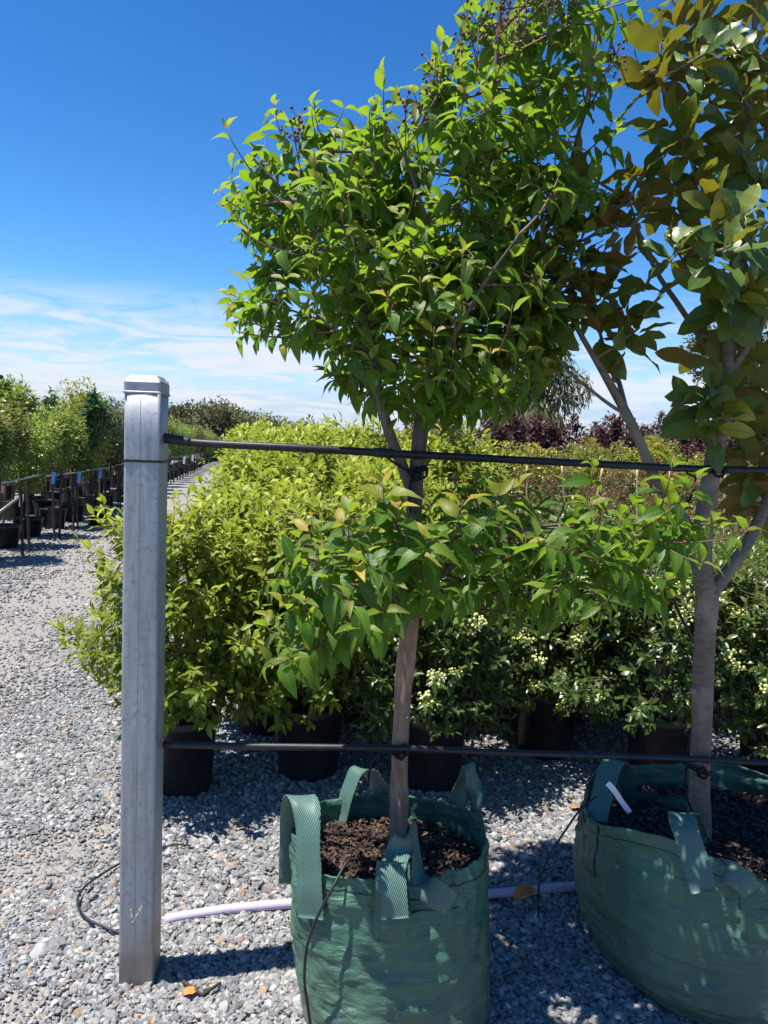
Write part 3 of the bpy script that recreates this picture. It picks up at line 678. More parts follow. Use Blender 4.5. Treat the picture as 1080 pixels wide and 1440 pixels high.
PROTO = {}
def proto_shrub(kind, v):
    if (kind, v) in PROTO: return PROTO[(kind, v)]
    if kind == 'gold':
        arr, mb, mbx = shrub_leaves(100 + v, 0.46, 0.29, 1.50, 480, 11, 0.086, 0.40, young=0.95, topage=1.0)
    elif kind == 'viburnum':
        arr, mb, mbx = shrub_leaves(200 + v, 0.43, 0.25, 1.20, 480, 11, 0.064, 0.43, young=0.55, topage=0.8)
    else:
        arr, mb, mbx = shrub_leaves(300 + v, 0.34, 0.35, 1.48, 300, 10, 0.060, 0.44, young=1.05 + 0.5 * (v == 0), topage=0.85)
    PROTO[(kind, v)] = (arr, mb.mesh('stem', M['stem']), mbx.mesh('twigs', M['stem'])); return PROTO[(kind, v)]
MATK = {'gold': 'gold_leaf', 'viburnum': 'viburnum_leaf', 'red': 'red_leaf'}
SHARED = {}
def shrub(kind, v, loc, npick, label, group, pot='big', scale=1.0, spin=None, flowers=0, cat='shrub'):
    root = thing('potted_shrub', loc, label, cat, group)
    spin = rng.uniform(0, 6.28) if spin is None else spin
    arr, sm, tm = proto_shrub(kind, v)
    Rz = np.array(Matrix.Rotation(spin, 3, 'Z'))
    pm, so = POTM[pot]
    link('pot', pm, root); link('soil', so, root)
    for nm, me in (('stem', sm), ('twigs', tm)):
        o = link(nm, me, root); o.rotation_euler.z = spin; o.scale = (scale,) * 3
        if nm == 'twigs': o['kind'] = 'stuff'
    mat = M[MATK[kind]]; w = {'gold': 0.40, 'viburnum': 0.42, 'red': 0.44}[kind]
    wa = [arr[0] @ Rz.T * scale + np.array(loc), arr[1] @ Rz.T, arr[2] @ Rz.T, arr[3] * scale, arr[4], arr[5], arr[6]]
    if npick >= 200:
        foliage(wa, root, npick, kind, mat, 'shrub', 'shrub', w, 0.4, 0.25)
    else:
        k = (kind, v)
        if k not in SHARED: SHARED[k] = leaf_mesh('leaves', mat, 'shrub', *arr, fold=0.4, curl=0.25)
        o = link('leaves', SHARED[k], root); o.rotation_euler.z = spin; o.scale = (scale,) * 3; o['kind'] = 'stuff'
        if npick:
            # loose outer sprays that stand proud of the mass
            wb = [x.copy() for x in wa]; idx = pick_leaves(wb, npick)
            wb[0] = wb[0] + nrm(wb[0] - np.array([loc[0], loc[1], 0.9])) * 0.012
            place_leaves(wb, idx, root, kind, mat, 'shrub', w, 0.4, 0.25)
    r = np.random.default_rng(v * 17 + int(abs(loc[0]) * 1000))
    if flowers:
        x, y, d = proj(wa[0])
        cand = np.argsort(d + r.random(len(d)) * 0.22)[:flowers * 30]
        for i in r.permutation(cand)[:flowers]:
            p = wa[0][i] - np.array(loc); u_ = nrm(np.array([p[0], p[1], 0.3])); flower_bits(r, p + u_ * .03, u_, r.uniform(0.042, 0.072)).build('flower_cluster', M['flower'], root)
    return root

PU = Vector((math.sin(R(-10.2)), math.cos(R(-10.2)), 0)); PV = Vector((math.cos(R(-10.2)), -math.sin(R(-10.2)), 0))   # along and across the path
front = [(258, 1108, 'gold', 0, 0.90, 'big', 'yellow-green bushy shrub in black pot right beside the steel post', 0, 300),
         (432, 1085, 'gold', 1, 0.97, 'mid', 'yellow-green bushy shrub in black pot left of the first green bag', 0, 300),
         (604, 1100, 'viburnum', 0, 0.96, 'mid', 'dark green shrub in black pot right behind the first green bag', 5, 300),
         (765, 1058, 'viburnum', 1, 1.04, 'mid', 'dark green shrub with pale flowers in black pot between the two green bags', 14, 300),
         (925, 1095, 'viburnum', 2, 1.03, 'mid', 'glossy green shrub with cream flower clusters behind the magnolia bag', 24, 300),
         (1085, 1110, 'viburnum', 0, 1.02, 'mid', 'flowering green shrub at right edge behind the magnolia trunk', 10, 300)]
for px, py, kind, v, sc, pot, lab, fl, npk in front:
    g = gnd(px, py); shrub(kind, v, g, npk, lab, 'front row of potted shrubs', pot, sc, flowers=fl)
# second row and the rows behind
rows = [(0.62, 150), (1.25, 90), (1.95, 50), (2.7, 40), (3.5, 24), (4.4, 16), (5.4, 0), (6.6, 0), (8.0, 0)]
g0 = gnd(262, 1090)
for ri, (du, npk) in enumerate(rows):
    lat = 0.38 + 0.10 * (ri % 2) + (0.16 if ri in (1, 2, 3) else 0.05)
    for ci in range(8 if ri < 3 else 3):
        p = g0 + PU * du + PV * (lat + ci * 0.60 + rng.uniform(-.06, .06))
        p = p + PU * rng.uniform(-.06, .06)
        vib = ci >= (2 if ri < 2 else 99) or (ri == 2 and ci > 2)
        kind = 'viburnum' if vib else 'gold'
        sc = (1.05 + 0.025 * ri if kind == 'gold' else 0.97) * rng.uniform(0.86, 1.10)
        if kind == 'gold' and ri == 0: sc *= 0.97
        if kind == 'gold':
            lab = 'yellow-green shrub in the %s row back from the post, %s plant from the path' % (nth(ri + 1), nth(ci)); grp = 'massed yellow-green shrubs'
        else:
            lab = 'green shrub with pale flower heads in the %s row back, %s plant from the path' % (nth(ri + 1), nth(ci)); grp = 'rear rows of green flowering shrubs'
        shrub(kind, (ci + ri) % 3, p, npk, lab, grp, 'mid', sc, flowers=(8 if kind == 'viburnum' and ri < 2 else 0))
# red-tipped shrubs with bamboo stakes
for ri, Y in enumerate((6.2, 7.1, 8.1, 9.2, 10.4)):
    x0 = at(600, 660, Y).x; x1 = at(1130, 660, Y).x; n = int((x1 - x0) / 0.62) + 1
    for k in range(n):
        p = Vector((x0 + (k + 0.5 * (ri % 2)) * 0.62 + rng.uniform(-.08, .08), Y + rng.uniform(-.1, .1), 0))
        shrub('red', (k + ri) % 3, p, 0, 'red-tipped green shrub, %s from the left in the %s line of its block' % (nth(k), nth(ri)), 'red-tipped shrubs with bamboo stakes', 'small', (0.76, 0.80, 0.86, 0.93, 1.0)[ri] * rng.uniform(0.93, 1.05))
for i, (px, yt, yb, Y, lean) in enumerate(sorted(((605, 648, 745, 6.6, 6), (612, 650, 745, 6.7, -8), (620, 648, 745, 6.6, 1), (668, 650, 720, 7.4, 0), (688, 652, 715, 7.8, 0), (702, 652, 700, 7.9, -1), (706, 652, 700, 8.0, 2), (741, 655, 700, 8.4, 0), (790, 655, 690, 8.6, 3), (847, 659, 715, 6.8, -10), (896, 660, 730, 6.4, 0), (918, 662, 780, 4.9, 16), (942, 662, 710, 7.6, 0), (1020, 664, 760, 6.2, -2), (895, 770, 870, 4.6, 0)))):
    Y = 5.75 + (Y - 6.0) * 0.35 if Y > 5.5 else Y
    a = at(px, yt, Y); b = at(px + lean, yb, Y); b2 = b + (b - a) * ((b.z - 0.05) / (a.z - b.z)) * 1.0
    mb = MB(); L = (b2 - a).length; nseg = 8
    P = np.array([np.array(a) * (1 - t) + np.array(b2) * t for t in np.linspace(0, 1, nseg * 3 + 1)]); rr = np.array([0.0092 if k % 3 == 0 else 0.0076 for k in range(len(P))])
    tube(mb, P - np.array(b2), rr, 7)
    o = mb.build('bamboo_stake', M['bamboo'], None, loc=b2)
    tag(o, nth(i) + ' thin tan bamboo stake from the left among the red-tipped shrubs', 'stake', 'bamboo stakes in the shrub block')

# yellow-green clipped row, purple row
def row_plant(name, mat, h, w, z0, n, leaf, seed, loc, label, group, scale=1.0, lobes=10, pot='mid', young=None, wd=0.5):
    key = (name, mat, h, w, seed)
    if key not in TREE_CACHE:
        mb = MB(); tube(mb, smooth_path([(0, 0, .2), (0.01, 0, z0), (0, 0.01, h * 0.85)], 4), [0.018, 0.013, 0.005], 6)
        rr = np.random.default_rng(seed + 5)
        for k in range(5):
            a = rr.uniform(0, 6.28); z = rr.uniform(z0, h * 0.6)
            tube(mb, smooth_path([(0, 0, z), (w * .18 * math.cos(a), w * .18 * math.sin(a), z + .15 * h), (w * .32 * math.cos(a), w * .32 * math.sin(a), z + .28 * h)], 3), [0.008, 0.003], 5)
        tm = mb.mesh('trunk', M['stem'])
        arr = blob_leaves((0, 0, (h + z0) / 2), (w / 2, w / 2, (h - z0) / 2), n, leaf, seed, 0.0, lobes)
        arr[4][:] = wd
        if young is not None: arr[5] = np.clip(arr[5] * young, 0, 1)
        TREE_CACHE[key] = (tm, leaf_mesh('crown', M[mat], 'tiny', *arr, fold=0.4, curl=0.3))
    tm, cm = TREE_CACHE[key]
    root = thing(name, loc, label, 'tree' if 'tree' in name else 'shrub', group)
    link('trunk', tm, root); link('crown', cm, root)
    if pot:
        link('pot', POTM[pot][0], root)
    root.rotation_euler.z = rng.uniform(0, 6.28); root.scale = (scale, scale, scale * rng.uniform(0.93, 1.06))
    return root
for ri, (Y, mat, h, px0, px1, step) in enumerate(((12.5, 'hedge_leaf', 1.80, 590, 1130, 0.95), (14.2, 'hedge_leaf', 2.02, 580, 1130, 1.0), (16.0, 'olive_leaf', 2.0, 480, 1130, 1.05), (18.0, 'olive_leaf', 2.12, 480, 1130, 1.05))):
    x0 = at(px0, 640, Y).x; x1 = at(px1, 640, Y).x
    for k in range(int((x1 - x0) / step) + 1):
        p = Vector((x0 + k * step + rng.uniform(-.1, .1), Y + rng.uniform(-.2, .2), 0))
        row_plant('rounded_shrub', mat, h, 1.12, 0.35, 3600, 0.080, ri * 10 + k % 3, p, ('rounded golden-green shrub, %s from the left in the %s golden row' % (nth(k), nth(ri))) if ri < 2 else ('rounded olive-green shrub, %s from the left in the %s olive row' % (nth(k), nth(ri - 2))),
                  'rounded golden shrubs' if ri < 2 else 'rounded olive shrubs', rng.uniform(0.86, 1.05))
for ri, (Y, h) in enumerate(((21.0, 2.55), (23.0, 2.75))):
    x0 = at(430, 620, Y).x; x1 = at(1150, 620, Y).x; step = 0.62
    for k in range(int((x1 - x0) / step) + 1):
        p = Vector((x0 + k * step + rng.uniform(-.08, .08), Y + rng.uniform(-.15, .15), 0))
        row_plant('purple_tree', 'purple_leaf', h, 0.80, 0.4, 3400, 0.125, 50 + k % 4, p, 'narrow purple-leaved tree, %s from the left in the %s line' % (nth(k), ('near', 'rear')[ri]), 'purple-leaved trees in a row', rng.uniform(0.88, 1.08) * (0.84 if k < 5 else 1.0), lobes=18)

# ------------------------------------------------------------------ nursery row on the left of the path
L0 = gnd(47, 775); vL = L0.dot(PV); uL = L0.dot(PU)
def onpath(u, v): return PU * u + PV * v
kinds = ['olive_leaf', 'hedge_leaf', 'bright_leaf', 'silver_leaf', 'dark_leaf', 'purple_leaf']
lbl = {'olive_leaf': 'bronze-tipped olive green standard tree in black pot', 'hedge_leaf': 'golden-green standard tree in black pot', 'bright_leaf': 'bright green standard tree in black pot',
       'silver_leaf': 'silvery grey-green standard tree in black pot', 'dark_leaf': 'dark green upright tree in black pot', 'purple_leaf': 'purple-leaved standard tree in black pot'}
def std_tree(kind, h, w, z0, u, v, seed, where, sc=1.0, n=1500, leaf=0.07):
    loc = onpath(u, v)
    return row_plant('standard_tree', kind, h, w, z0, n, leaf, seed, loc, lbl[kind] + ', ' + where, lbl[kind].split(' in ')[0] + 's left of the path', sc, lobes=12, pot='big2', wd=0.5)
POT['big2'] = (0.25, 0.36); POTM['big2'] = pot_meshes(*POT['big2'])
seq1 = ['olive_leaf', 'olive_leaf', 'bright_leaf', 'bright_leaf', 'olive_leaf', 'hedge_leaf', 'dark_leaf', 'purple_leaf', 'olive_leaf', 'purple_leaf', 'bright_leaf', 'hedge_leaf', 'bright_leaf', 'purple_leaf', 'bright_leaf', 'dark_leaf']
uu = uL - 1.0; k = 0
while uu < 80:
    kd = seq1[k % len(seq1)]
    std_tree(kd, 2.25 if k < 5 else 2.7, 1.05 if k < 5 else 1.25, 0.72, uu, vL - 0.45 + rng.uniform(-.08, .08), 70 + k % 3, nth(k) + ' along the path edge', rng.uniform(0.94, 1.10), 4200)
    uu += 1.35 if k < 8 else 2.0; k += 1
seq2 = ['dark_leaf', 'bright_leaf', 'bright_leaf', 'dark_leaf', 'bright_leaf', 'olive_leaf', 'bright_leaf', 'purple_leaf']
for r_ in range(4):
    uu = uL - 1.6 + 0.5 * r_; k = 0
    while uu < 62:
        kd = seq2[(k * 3 + r_ * 5) % len(seq2)]
        h = (2.5, 2.7, 2.85, 3.0)[r_]
        if kd == 'dark_leaf': row_plant('standard_tree', 'dark_leaf', h + 0.25, 0.75, 0.6, 2200, 0.10, 80 + k % 3, onpath(uu, vL - 1.6 - 1.35 * r_), lbl[kd] + ', %s in %s row behind' % (nth(k), nth(r_)), 'dark green upright trees left of the path', rng.uniform(.9, 1.06), lobes=9, pot='big2', wd=0.6)
        else: std_tree(kd, h, 1.25, 0.7, uu, vL - 1.6 - 1.35 * r_ + rng.uniform(-.15, .15), 90 + k % 3, '%s in %s row behind' % (nth(k), nth(r_)), rng.uniform(0.9, 1.08), 3200, 0.085)
        uu += 1.5 if k < 14 else 2.2; k += 1
for k in range(18):
    p = onpath(uL + 4 + k * 1.7, vL - 9.0 + rng.uniform(-.4, .4))
    row_plant('purple_tree', 'purple_leaf', 3.3, 1.5, 0.6, 1700, 0.14, 60 + k % 3, p, 'purple-leaved tree, %s along the far row left of the path' % nth(k), 'purple trees left of the path', rng.uniform(.92, 1.12), lobes=11)
# spindly tall leaders above the left rows
for i, (px, yt, Y) in enumerate(((8, 540, 15), (65, 548, 15.5), (118, 548, 17), (140, 552, 14.5))):
    h = at(px, yt, Y).z
    row_plant('slender_tree', 'dark_leaf' if i != 2 else 'bright_leaf', round(h, 2), 0.55, 1.4, 620, 0.13, 110 + i, gpt(px, Y), (nth(i) + ' dark slender tree from the left edge poking above the far rows' if i != 2 else 'feathery pale green slender tree above the left rows'), 'slender trees above the left rows' if i != 2 else None, 1.0, lobes=7, pot='big2', wd=0.62)

# support frames: paired dark stakes and pale rails
def support(u0, u1, v, label, n):
    root = thing('support_rail', onpath(u0, v), label, 'support frame', 'support rails along the left row')
    base = np.array(root.location)
    for k in range(n):
        u = u0 + (u1 - u0) * (k + 0.5) / n
        for s in (-0.14, 0.14):
            mb = MB(); p = np.array(onpath(u + s, v)) - base
            tube(mb, np.array([p + [rng.uniform(-.03, .03), 0, -0.02], p + [rng.uniform(-.05, .05), 0, 1.10 + rng.uniform(-.05, .05)]]), 0.019, 6)
            mb.build('stake', M['stake'], root, smooth=False)
    mb = MB(); a = np.array(onpath(u0, v)) - base; b = np.array(onpath(u1, v)) - base
    tube(mb, np.array([a + [0, 0, 1.03 + rng.uniform(-.03, .03)], b + [0, 0, 1.05 + rng.uniform(-.03, .03)]]), 0.011, 8); mb.build('rail', M['rail'], root)
us = uL - 2.5
for k in range(14):
    support(us, us + 2.9, vL, 'pale rail on dark stakes, %s section along the left row' % nth(k), 2); us += 3.1
for i, (px, py, Y, mt, nm) in enumerate(((75, 672, 11.0, 'blue_tag', 'blue'), (111, 672, 12.2, 'blue_tag', 'blue'), (141, 666, 14.0, 'blue_tag', 'blue'), (30, 704, 10.6, 'white_tag', 'white'), (3, 688, 10.3, 'pink_tag', 'pink'), (259, 647, 17.5, 'white_tag', 'white'), (271, 644, 20.0, 'white_tag', 'white'))):
    p = at(px, py, Y); mb = MB(); box(mb, (0, 0, 0), (0.05, 0.004, 0.17 if nm != 'pink' else 0.10)); 
    tube(mb, np.array([[0, 0, 0.08], [0.0, 0.0, 0.12]]), 0.003, 4)
    o = mb.build('plant_tag', M[mt], None, smooth=False, loc=p); o.rotation_euler = (0, R(6), 0)
    tag(o, {'blue': nth(i) + ' small blue plant tag from the left on the left rail', 'white': ('large white tag near the slanting pipe at far left', 'white tag on the rail just right of the post', 'second white tag on the rail right of the post')[max(0, i - 4)], 'pink': 'small pink plant tag at the far left edge'}[nm], 'tag', {'blue': 'blue plant tags', 'white': 'white plant tags', 'pink': None}[nm])
# slanting pale pipe at the left edge
a = at(-20, 735, 10.3); b = at(26, 700, 10.8)
mb = MB(); tube(mb, np.array([np.array(a) - np.array(a), np.array(b) - np.array(a)]), 0.022, 8); tag(mb.build('brace_pipe', M['rail'], None, loc=a), 'pale grey pipe slanting up at the far left edge', 'pipe')

# ------------------------------------------------------------------ galvanised steel post
pb = gnd(190, 1388); pb = Vector((pb.x, pb.y + 0.045, 0))
post = thing('steel_post', pb, 'square galvanised steel post with pyramid cap standing in the gravel', 'post')
post.rotation_euler.z = R(3.0)
PH = at(200, 531, pb.y).z; HW = 0.0505
def rrect(hw, hd, r, n=5):
    out = []
    for cx_, cy_, a0 in ((hw - r, hd - r, 0), (-(hw - r), hd - r, 90), (-(hw - r), -(hd - r), 180), (hw - r, -(hd - r), 270)):
        for k in range(n): a = R(a0 + 90 * k / (n - 1)); out.append((cx_ + r * math.cos(a), cy_ + r * math.sin(a)))
    return out
def prism(mb, rings):
    n = len(rings[0][0]); V = [[x, y, z] for ring, z in rings for x, y in ring]
    F = [[i * n + k, i * n + (k + 1) % n, (i + 1) * n + (k + 1) % n, (i + 1) * n + k] for i in range(len(rings) - 1) for k in range(n)]
    F.append([(len(rings) - 1) * n + k for k in range(n)]); F.append(list(range(n))[::-1]); mb.add(V, F)
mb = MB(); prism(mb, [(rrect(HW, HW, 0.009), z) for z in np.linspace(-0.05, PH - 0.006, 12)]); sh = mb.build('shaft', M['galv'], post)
mb = MB(); prism(mb, [(rrect(HW + .003, HW + .003, 0.010), PH - 0.048), (rrect(HW + .0045, HW + .0045, 0.010), PH - 0.046), (rrect(HW + .0045, HW + .0045, 0.010), PH - 0.043), (rrect(HW + .002, HW + .002, 0.010), PH - 0.041), (rrect(HW + .002, HW + .002, 0.010), PH - 0.016), (rrect(HW - .010, HW - .010, 0.008), PH + 0.003), (rrect(HW - .013, HW - .013, 0.008), PH + 0.004)])
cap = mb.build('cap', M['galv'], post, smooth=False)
mb = MB(); box(mb, (-0.004, -HW - 0.0002, PH * 0.5), (0.0012, 0.0010, PH - 0.11)); mb.build('weld_seam', M['seam'], post, smooth=False)
zb = at(200, 648, pb.y).z
mb = MB(); prism(mb, [(rrect(HW + .0035, HW + .0035, 0.010), zb - 0.0035), (rrect(HW + .0035, HW + .0035, 0.010), zb + 0.0035)]); mb.build('strap_band', M['rubber'], post, smooth=False)
mb = MB(); zc = at(165, 622, pb.y).z
mb.add([[-HW - .001, .02, zc - .05], [-HW - .016, .02, zc - .03], [-HW - .016, .02, zc + .018], [-HW - .001, .02, zc + .045], [-HW - .001, .028, zc - .05], [-HW - .016, .028, zc - .03], [-HW - .016, .028, zc + .018], [-HW - .001, .028, zc + .045]],
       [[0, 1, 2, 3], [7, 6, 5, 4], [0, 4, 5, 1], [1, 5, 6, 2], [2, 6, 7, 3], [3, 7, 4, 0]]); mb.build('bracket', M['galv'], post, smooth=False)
mb = MB(); rf = np.random.default_rng(4)
for k in range(22):
    f = rf.random(); x = (-0.013 + 0.03 * f if k < 14 else -0.018 + 0.012 * f); z = 0.20 + (0.055 * f if k < 14 else 0.045 * (1 - f)) + rf.normal(0, .003)
    s = rf.uniform(.0012, .0035); box(mb, (x + rf.normal(0, .001), -HW - 0.0007, z), (s, 0.0018, s * rf.uniform(1, 1.8)), Matrix.Rotation(rf.uniform(-.8, .2), 3, 'Y'))
mb.build('paint_flakes', M['flake'], post, smooth=False)['kind'] = 'stuff'

# ------------------------------------------------------------------ cords between the posts
YT, YM = 2.25, 2.45          # distance of the crape myrtle and the magnolia
def cord(name, pts, rad, mat, label, cat, sides=8, per=6, group=None, flat=None):
    base = Vector(pts[0]); mb = MB(); P = smooth_path([np.array(p) - np.array(base) for p in pts], per)
    tube(mb, P, rad, sides); o = mb.build(name, mat, None, loc=base); return tag(o, label, cat, group)
YS = pb.y
st = [at(229, 616, YS), at(280, 623, YS + .0), at(400, 629, 2.17), at(540, 637, YT - .045), at(690, 645, 2.23), at(850, 653, 2.30), at(972, 659, YM - .05), at(1090, 662, YM), at(1400, 672, YM + .1)]
top = cord('support_strap', st, 0.0112, M['rubber'], 'thick black rubber strap running from post past both trunks at head height', 'strap', 10)
mb = MB(); tube(mb, smooth_path([np.array(at(227, 615.5, YS)) - np.array(st[0]), np.array(at(250, 619, YS)) - np.array(st[0]), np.array(at(268, 622, YS)) - np.array(st[0])], 4), [0.0145, 0.0145, 0.0128], 10); mb.build('sleeve', M['rubber'], top)
mb = MB(); tube(mb, smooth_path([np.array(at(527, 636, YT - .046)) - np.array(st[0]), np.array(at(555, 638, YT - .044)) - np.array(st[0])], 4), 0.0140, 10); mb.build('sleeve', M['rubber'], top)
sb = [at(229, 1047, YS), at(330, 1049, YS + .02), at(480, 1051, YT - .05), at(560, 1052, YT - .045), at(700, 1058, 2.27), at(850, 1063, 2.33), at(966, 1067, YM - .07), at(1100, 1074, YM - .04), at(1400, 1082, YM)]
cord('support_strap', sb, [0.0100, 0.0096], M['rubber'], 'black rubber strap at knee height from post past both trunks', 'strap', 10)

def ring_tie(name, c, r, tilt, label, drop=None, turns=2, extra=()):
    root = thing(name, c, label, 'tie'); mb = MB()
    t = np.linspace(0, 2 * math.pi * turns, 26 * turns)
    P = np.stack([r * np.cos(t), r * np.sin(t), 0.006 * (t / 6.28) - 0.006 + tilt * np.cos(t) * r], 1)
    tube(mb, P, 0.0042, 6); mb.build('loop', M['cord'], root)
    mb = MB(); k = np.linspace(0, 2 * math.pi, 24); kn = np.stack([0.013 * np.sin(k) , 0.013 * np.sin(2 * k) * .6 - r - .004, 0.017 * np.cos(k)], 1); tube(mb, kn, 0.0045, 6)
    mb.build('knot', M['cord'], root)
    for pts in extra:
        mb = MB(); tube(mb, smooth_path([np.array(p) - np.array(c) for p in pts], 7), 0.0038, 6); mb.build('cord_end', M['cord'], root)
    return root
ring_tie('cord_tie', at(584, 665, YT), 0.030, 0.5, 'black cord tied round crape myrtle fork below the upper strap', extra=[[at(540, 640, YT - .05), at(556, 652, YT - .045), at(577, 664, YT - .035)], [at(586, 660, YT - .035), at(598, 655, YT - .04), at(600, 668, YT - .04), at(590, 674, YT - .038), at(578, 678, YT - .035), at(576, 700, YT - .034), at(577, 722, YT - .034)]])
ring_tie('cord_tie', at(562, 1053, YT), 0.032, 0.25, 'black cord tied round pale lower trunk of crape myrtle', extra=[[at(553, 1050, YT - .045), at(538, 1058, YT - .05), at(522, 1075, YT - .05), at(517, 1105, YT - .06)], [at(552, 1060, YT - .04), at(562, 1066, YT - .045), at(575, 1058, YT - .04), at(570, 1046, YT - .04)]])
ring_tie('cord_tie', at(979, 1078, YM), 0.046, -0.35, 'black cord tied round the lower trunk of the magnolia', extra=[[at(962, 1070, YM - .05), at(970, 1040, YM - .05), at(962, 1030, YM - .05)], [at(966, 1072, YM - .055), at(964, 1110, YM - .05), at(972, 1138, YM - .05), at(981, 1150, YM - .045)]])
ring_tie('cord_tie', at(1002, 662, YM), 0.046, 0.1, 'black cord tied round the magnolia trunk at the upper strap', extra=[[at(972, 655, YM - .06), at(966, 665, YM - .06), at(978, 672, YM - .06), at(974, 690, YM - .06), at(965, 715, YM - .06)]])

# ------------------------------------------------------------------ green grow bags
def ribbon(pts, wdirs, width, name, root, mat, thick=0.0025, per=8, off=(0, 0, 0)):
    P = smooth_path(pts, per); n = len(P)
    Wd = smooth_path(wdirs, per) if len(wdirs) == len(pts) else np.repeat(np.array([wdirs[0]]), n, 0)
    if len(Wd) != n: Wd = np.array([Wd[min(len(Wd) - 1, int(i / n * len(Wd)))] for i in range(n)])
    T = nrm(np.gradient(P, axis=0)); Wd = nrm(Wd - T * np.sum(Wd * T, 1)[:, None]); N = np.cross(T, Wd)
    L = np.r_[0, np.cumsum(np.linalg.norm(np.diff(P, axis=0), axis=1))]
    P = P + N * np.array([0.004 * mnoise.noise(Vector((l * 16, width * 90, P[0][0] * 9))) for l in L])[:, None] * (1 if thick > .002 else 1.5)
    wv = np.array([1 + 0.07 * mnoise.noise(Vector((l * 22, 3.1, P[0][1] * 7))) for l in L])
    m = 5; V = []; A = []
    for side in (1, -1):
        for i in range(n):
            for k in range(m):
                s = (k / (m - 1) - .5)
                V.append(P[i] + Wd[i] * s * width * wv[i] + N[i] * (side * thick / 2 + 0.006 * (0.25 - s * s) )); A.append((s * width, L[i], 0))
    F = []; q = n * m
    for i in range(n - 1):
        for k in range(m - 1):
            a = i * m + k; F.append([a, a + 1, a + m + 1, a + m]); F.append([q + a, q + a + m, q + a + m + 1, q + a + 1])
        for k in (0, m - 1):
            a = i * m + k; F.append([a, a + m, q + a + m, q + a])
    for i in (0, n - 1):
        for k in range(m - 1): a = i * m + k; F.append([a, a + 1, q + a + 1, q + a])
    mb = MB(); mb.add(np.array(V) - np.array(off), F, ruv=np.array(A)); return mb.build(name, mat, root)

def make_bag(loc, rx, ry, H, rim, label, seed, tap=0.0, soil_z=0.40, sway=0.0):
    root = thing('grow_bag', loc, label, 'grow bag', 'green woven grow bags')
    nT, nH = 240, 90; V = []
    def surf(th, h, inner=0.0):
        c, s = math.cos(th), math.sin(th)
        hr = rim(th)
        z = h * hr
        e = 2.5
        k = (abs(c) ** e + abs(s) ** e) ** (-1 / e)
        if seed == 2: b = 0.975 + 0.022 * math.sin(h * math.pi) + tap * (h - 0.6) * (h > 0.6)
        else:
            b = 0.965 + 0.03 * math.sin(h * math.pi)
            if h < 0.26: b -= 0.17 * (1 - math.sqrt(max(0, 1 - ((0.26 - h) / 0.26) ** 2)))
        if h > 0.80: b += 0.11 * (h - 0.80) * (math.sin(3 * th + seed) + 0.7 * math.sin(7 * th + 2 * seed))
        wr = 0.010 * mnoise.noise(Vector((c * 2.2 + seed, s * 2.2, z * 9))) + 0.0065 * mnoise.noise(Vector((c * 4 + 5, s * 4 + seed, z * 30))) + 0.006 * mnoise.noise(Vector((c * 11, s * 11 + seed, z * 7 + 3))) * (1.5 * h ** 2)
        wr += 0.010 * h * (0.5 - abs(mnoise.noise(Vector((c * 2.6 + z * 2.2, s * 2.6 + seed, z * 5 - c * 1.5))))) * 2
        def ridge(v): return (0.5 - abs(mnoise.noise(v))) * 2
        wr += 0.0045 * (ridge(Vector((c * 5 + z * 6, s * 5 + seed, z * 13 - c * 3))) - 0.6) + 0.0022 * (ridge(Vector((c * 9 - z * 11, s * 9 + seed * 3, z * 26 + c * 4))) - 0.6)
        wr += 0.007 * abs(mnoise.noise(Vector((c * 3, s * 3 + seed * 2, z * 48))))
        r = b + wr / max(rx, .1) - inner / rx
        return [rx * k * c * r + sway * (1 - h), ry * k * s * r + (0.075 * (1 - h) * s if s < 0 else 0), z]
    for j in range(nH + 1):
        for i in range(nT): V.append(surf(2 * math.pi * i / nT, j / nH))
    inn = 22
    for j in range(inn + 1):
        h = 1 - 0.34 * j / inn
        for i in range(nT): V.append(surf(2 * math.pi * i / nT, h, 0.004))
    F = []
    tot = nH + 1 + inn + 1
    for j in range(tot - 1):
        for i in range(nT): F.append([j * nT + i, j * nT + (i + 1) % nT, (j + 1) * nT + (i + 1) % nT, (j + 1) * nT + i])
    F.append(list(range(nT))[::-1])
    mb = MB(); mb.add(V, F); mb.build('body', M['bag'], root)
    # hem stitched below the rim
    mb = MB(); P = np.array([surf(2 * math.pi * i / 120, 0.925, -0.0012) for i in range(121)]); tube(mb, P, 0.0011, 4); mb.build('hem_stitch', M['cord'], root)
    # soil
    mb = MB(); r_ = 14; q = 48; VV = []
    for j in range(r_ + 1):
        for i in range(q):
            th = 2 * math.pi * i / q; e = surf(th, 0.80, 0.002); f = 1 - j / r_
            x, y = e[0] * f, e[1] * f
            VV.append([x, y, soil_z + 0.012 * mnoise.noise(Vector((x * 14, y * 14, seed))) + 0.012 * mnoise.noise(Vector((x * 45, y * 45, seed)))])
    mb.add(VV, [[j * q + i, j * q + (i + 1) % q, (j + 1) * q + (i + 1) % q, (j + 1) * q + i] for j in range(r_) for i in range(q)])
    mb.build('soil', M['soil'], root)
    mb = MB(); rr = np.random.default_rng(seed + 3)
    for k in range(2400):
        th = rr.uniform(0, 6.28); f = rr.random() ** .5 * 0.92; e = surf(th, 0.80, 0.002)
        ln = rr.uniform(.004, .017) * (1.8 if rr.random() < .08 else 1)
        rot = Matrix.Rotation(rr.uniform(0, 6.28), 3, 'Z') @ Matrix.Rotation(rr.normal(0, .35), 3, 'Y') @ Matrix.Rotation(rr.normal(0, .4), 3, 'X')
        box(mb, (e[0] * f, e[1] * f, soil_z + 0.012 + rr.uniform(0, .01)), (ln, ln * rr.uniform(.2, .5), rr.uniform(.0015, .0035)), rot)
    mb.build('bark_mulch', M['chip'], root, smooth=False)['kind'] = 'stuff'
    return root, surf
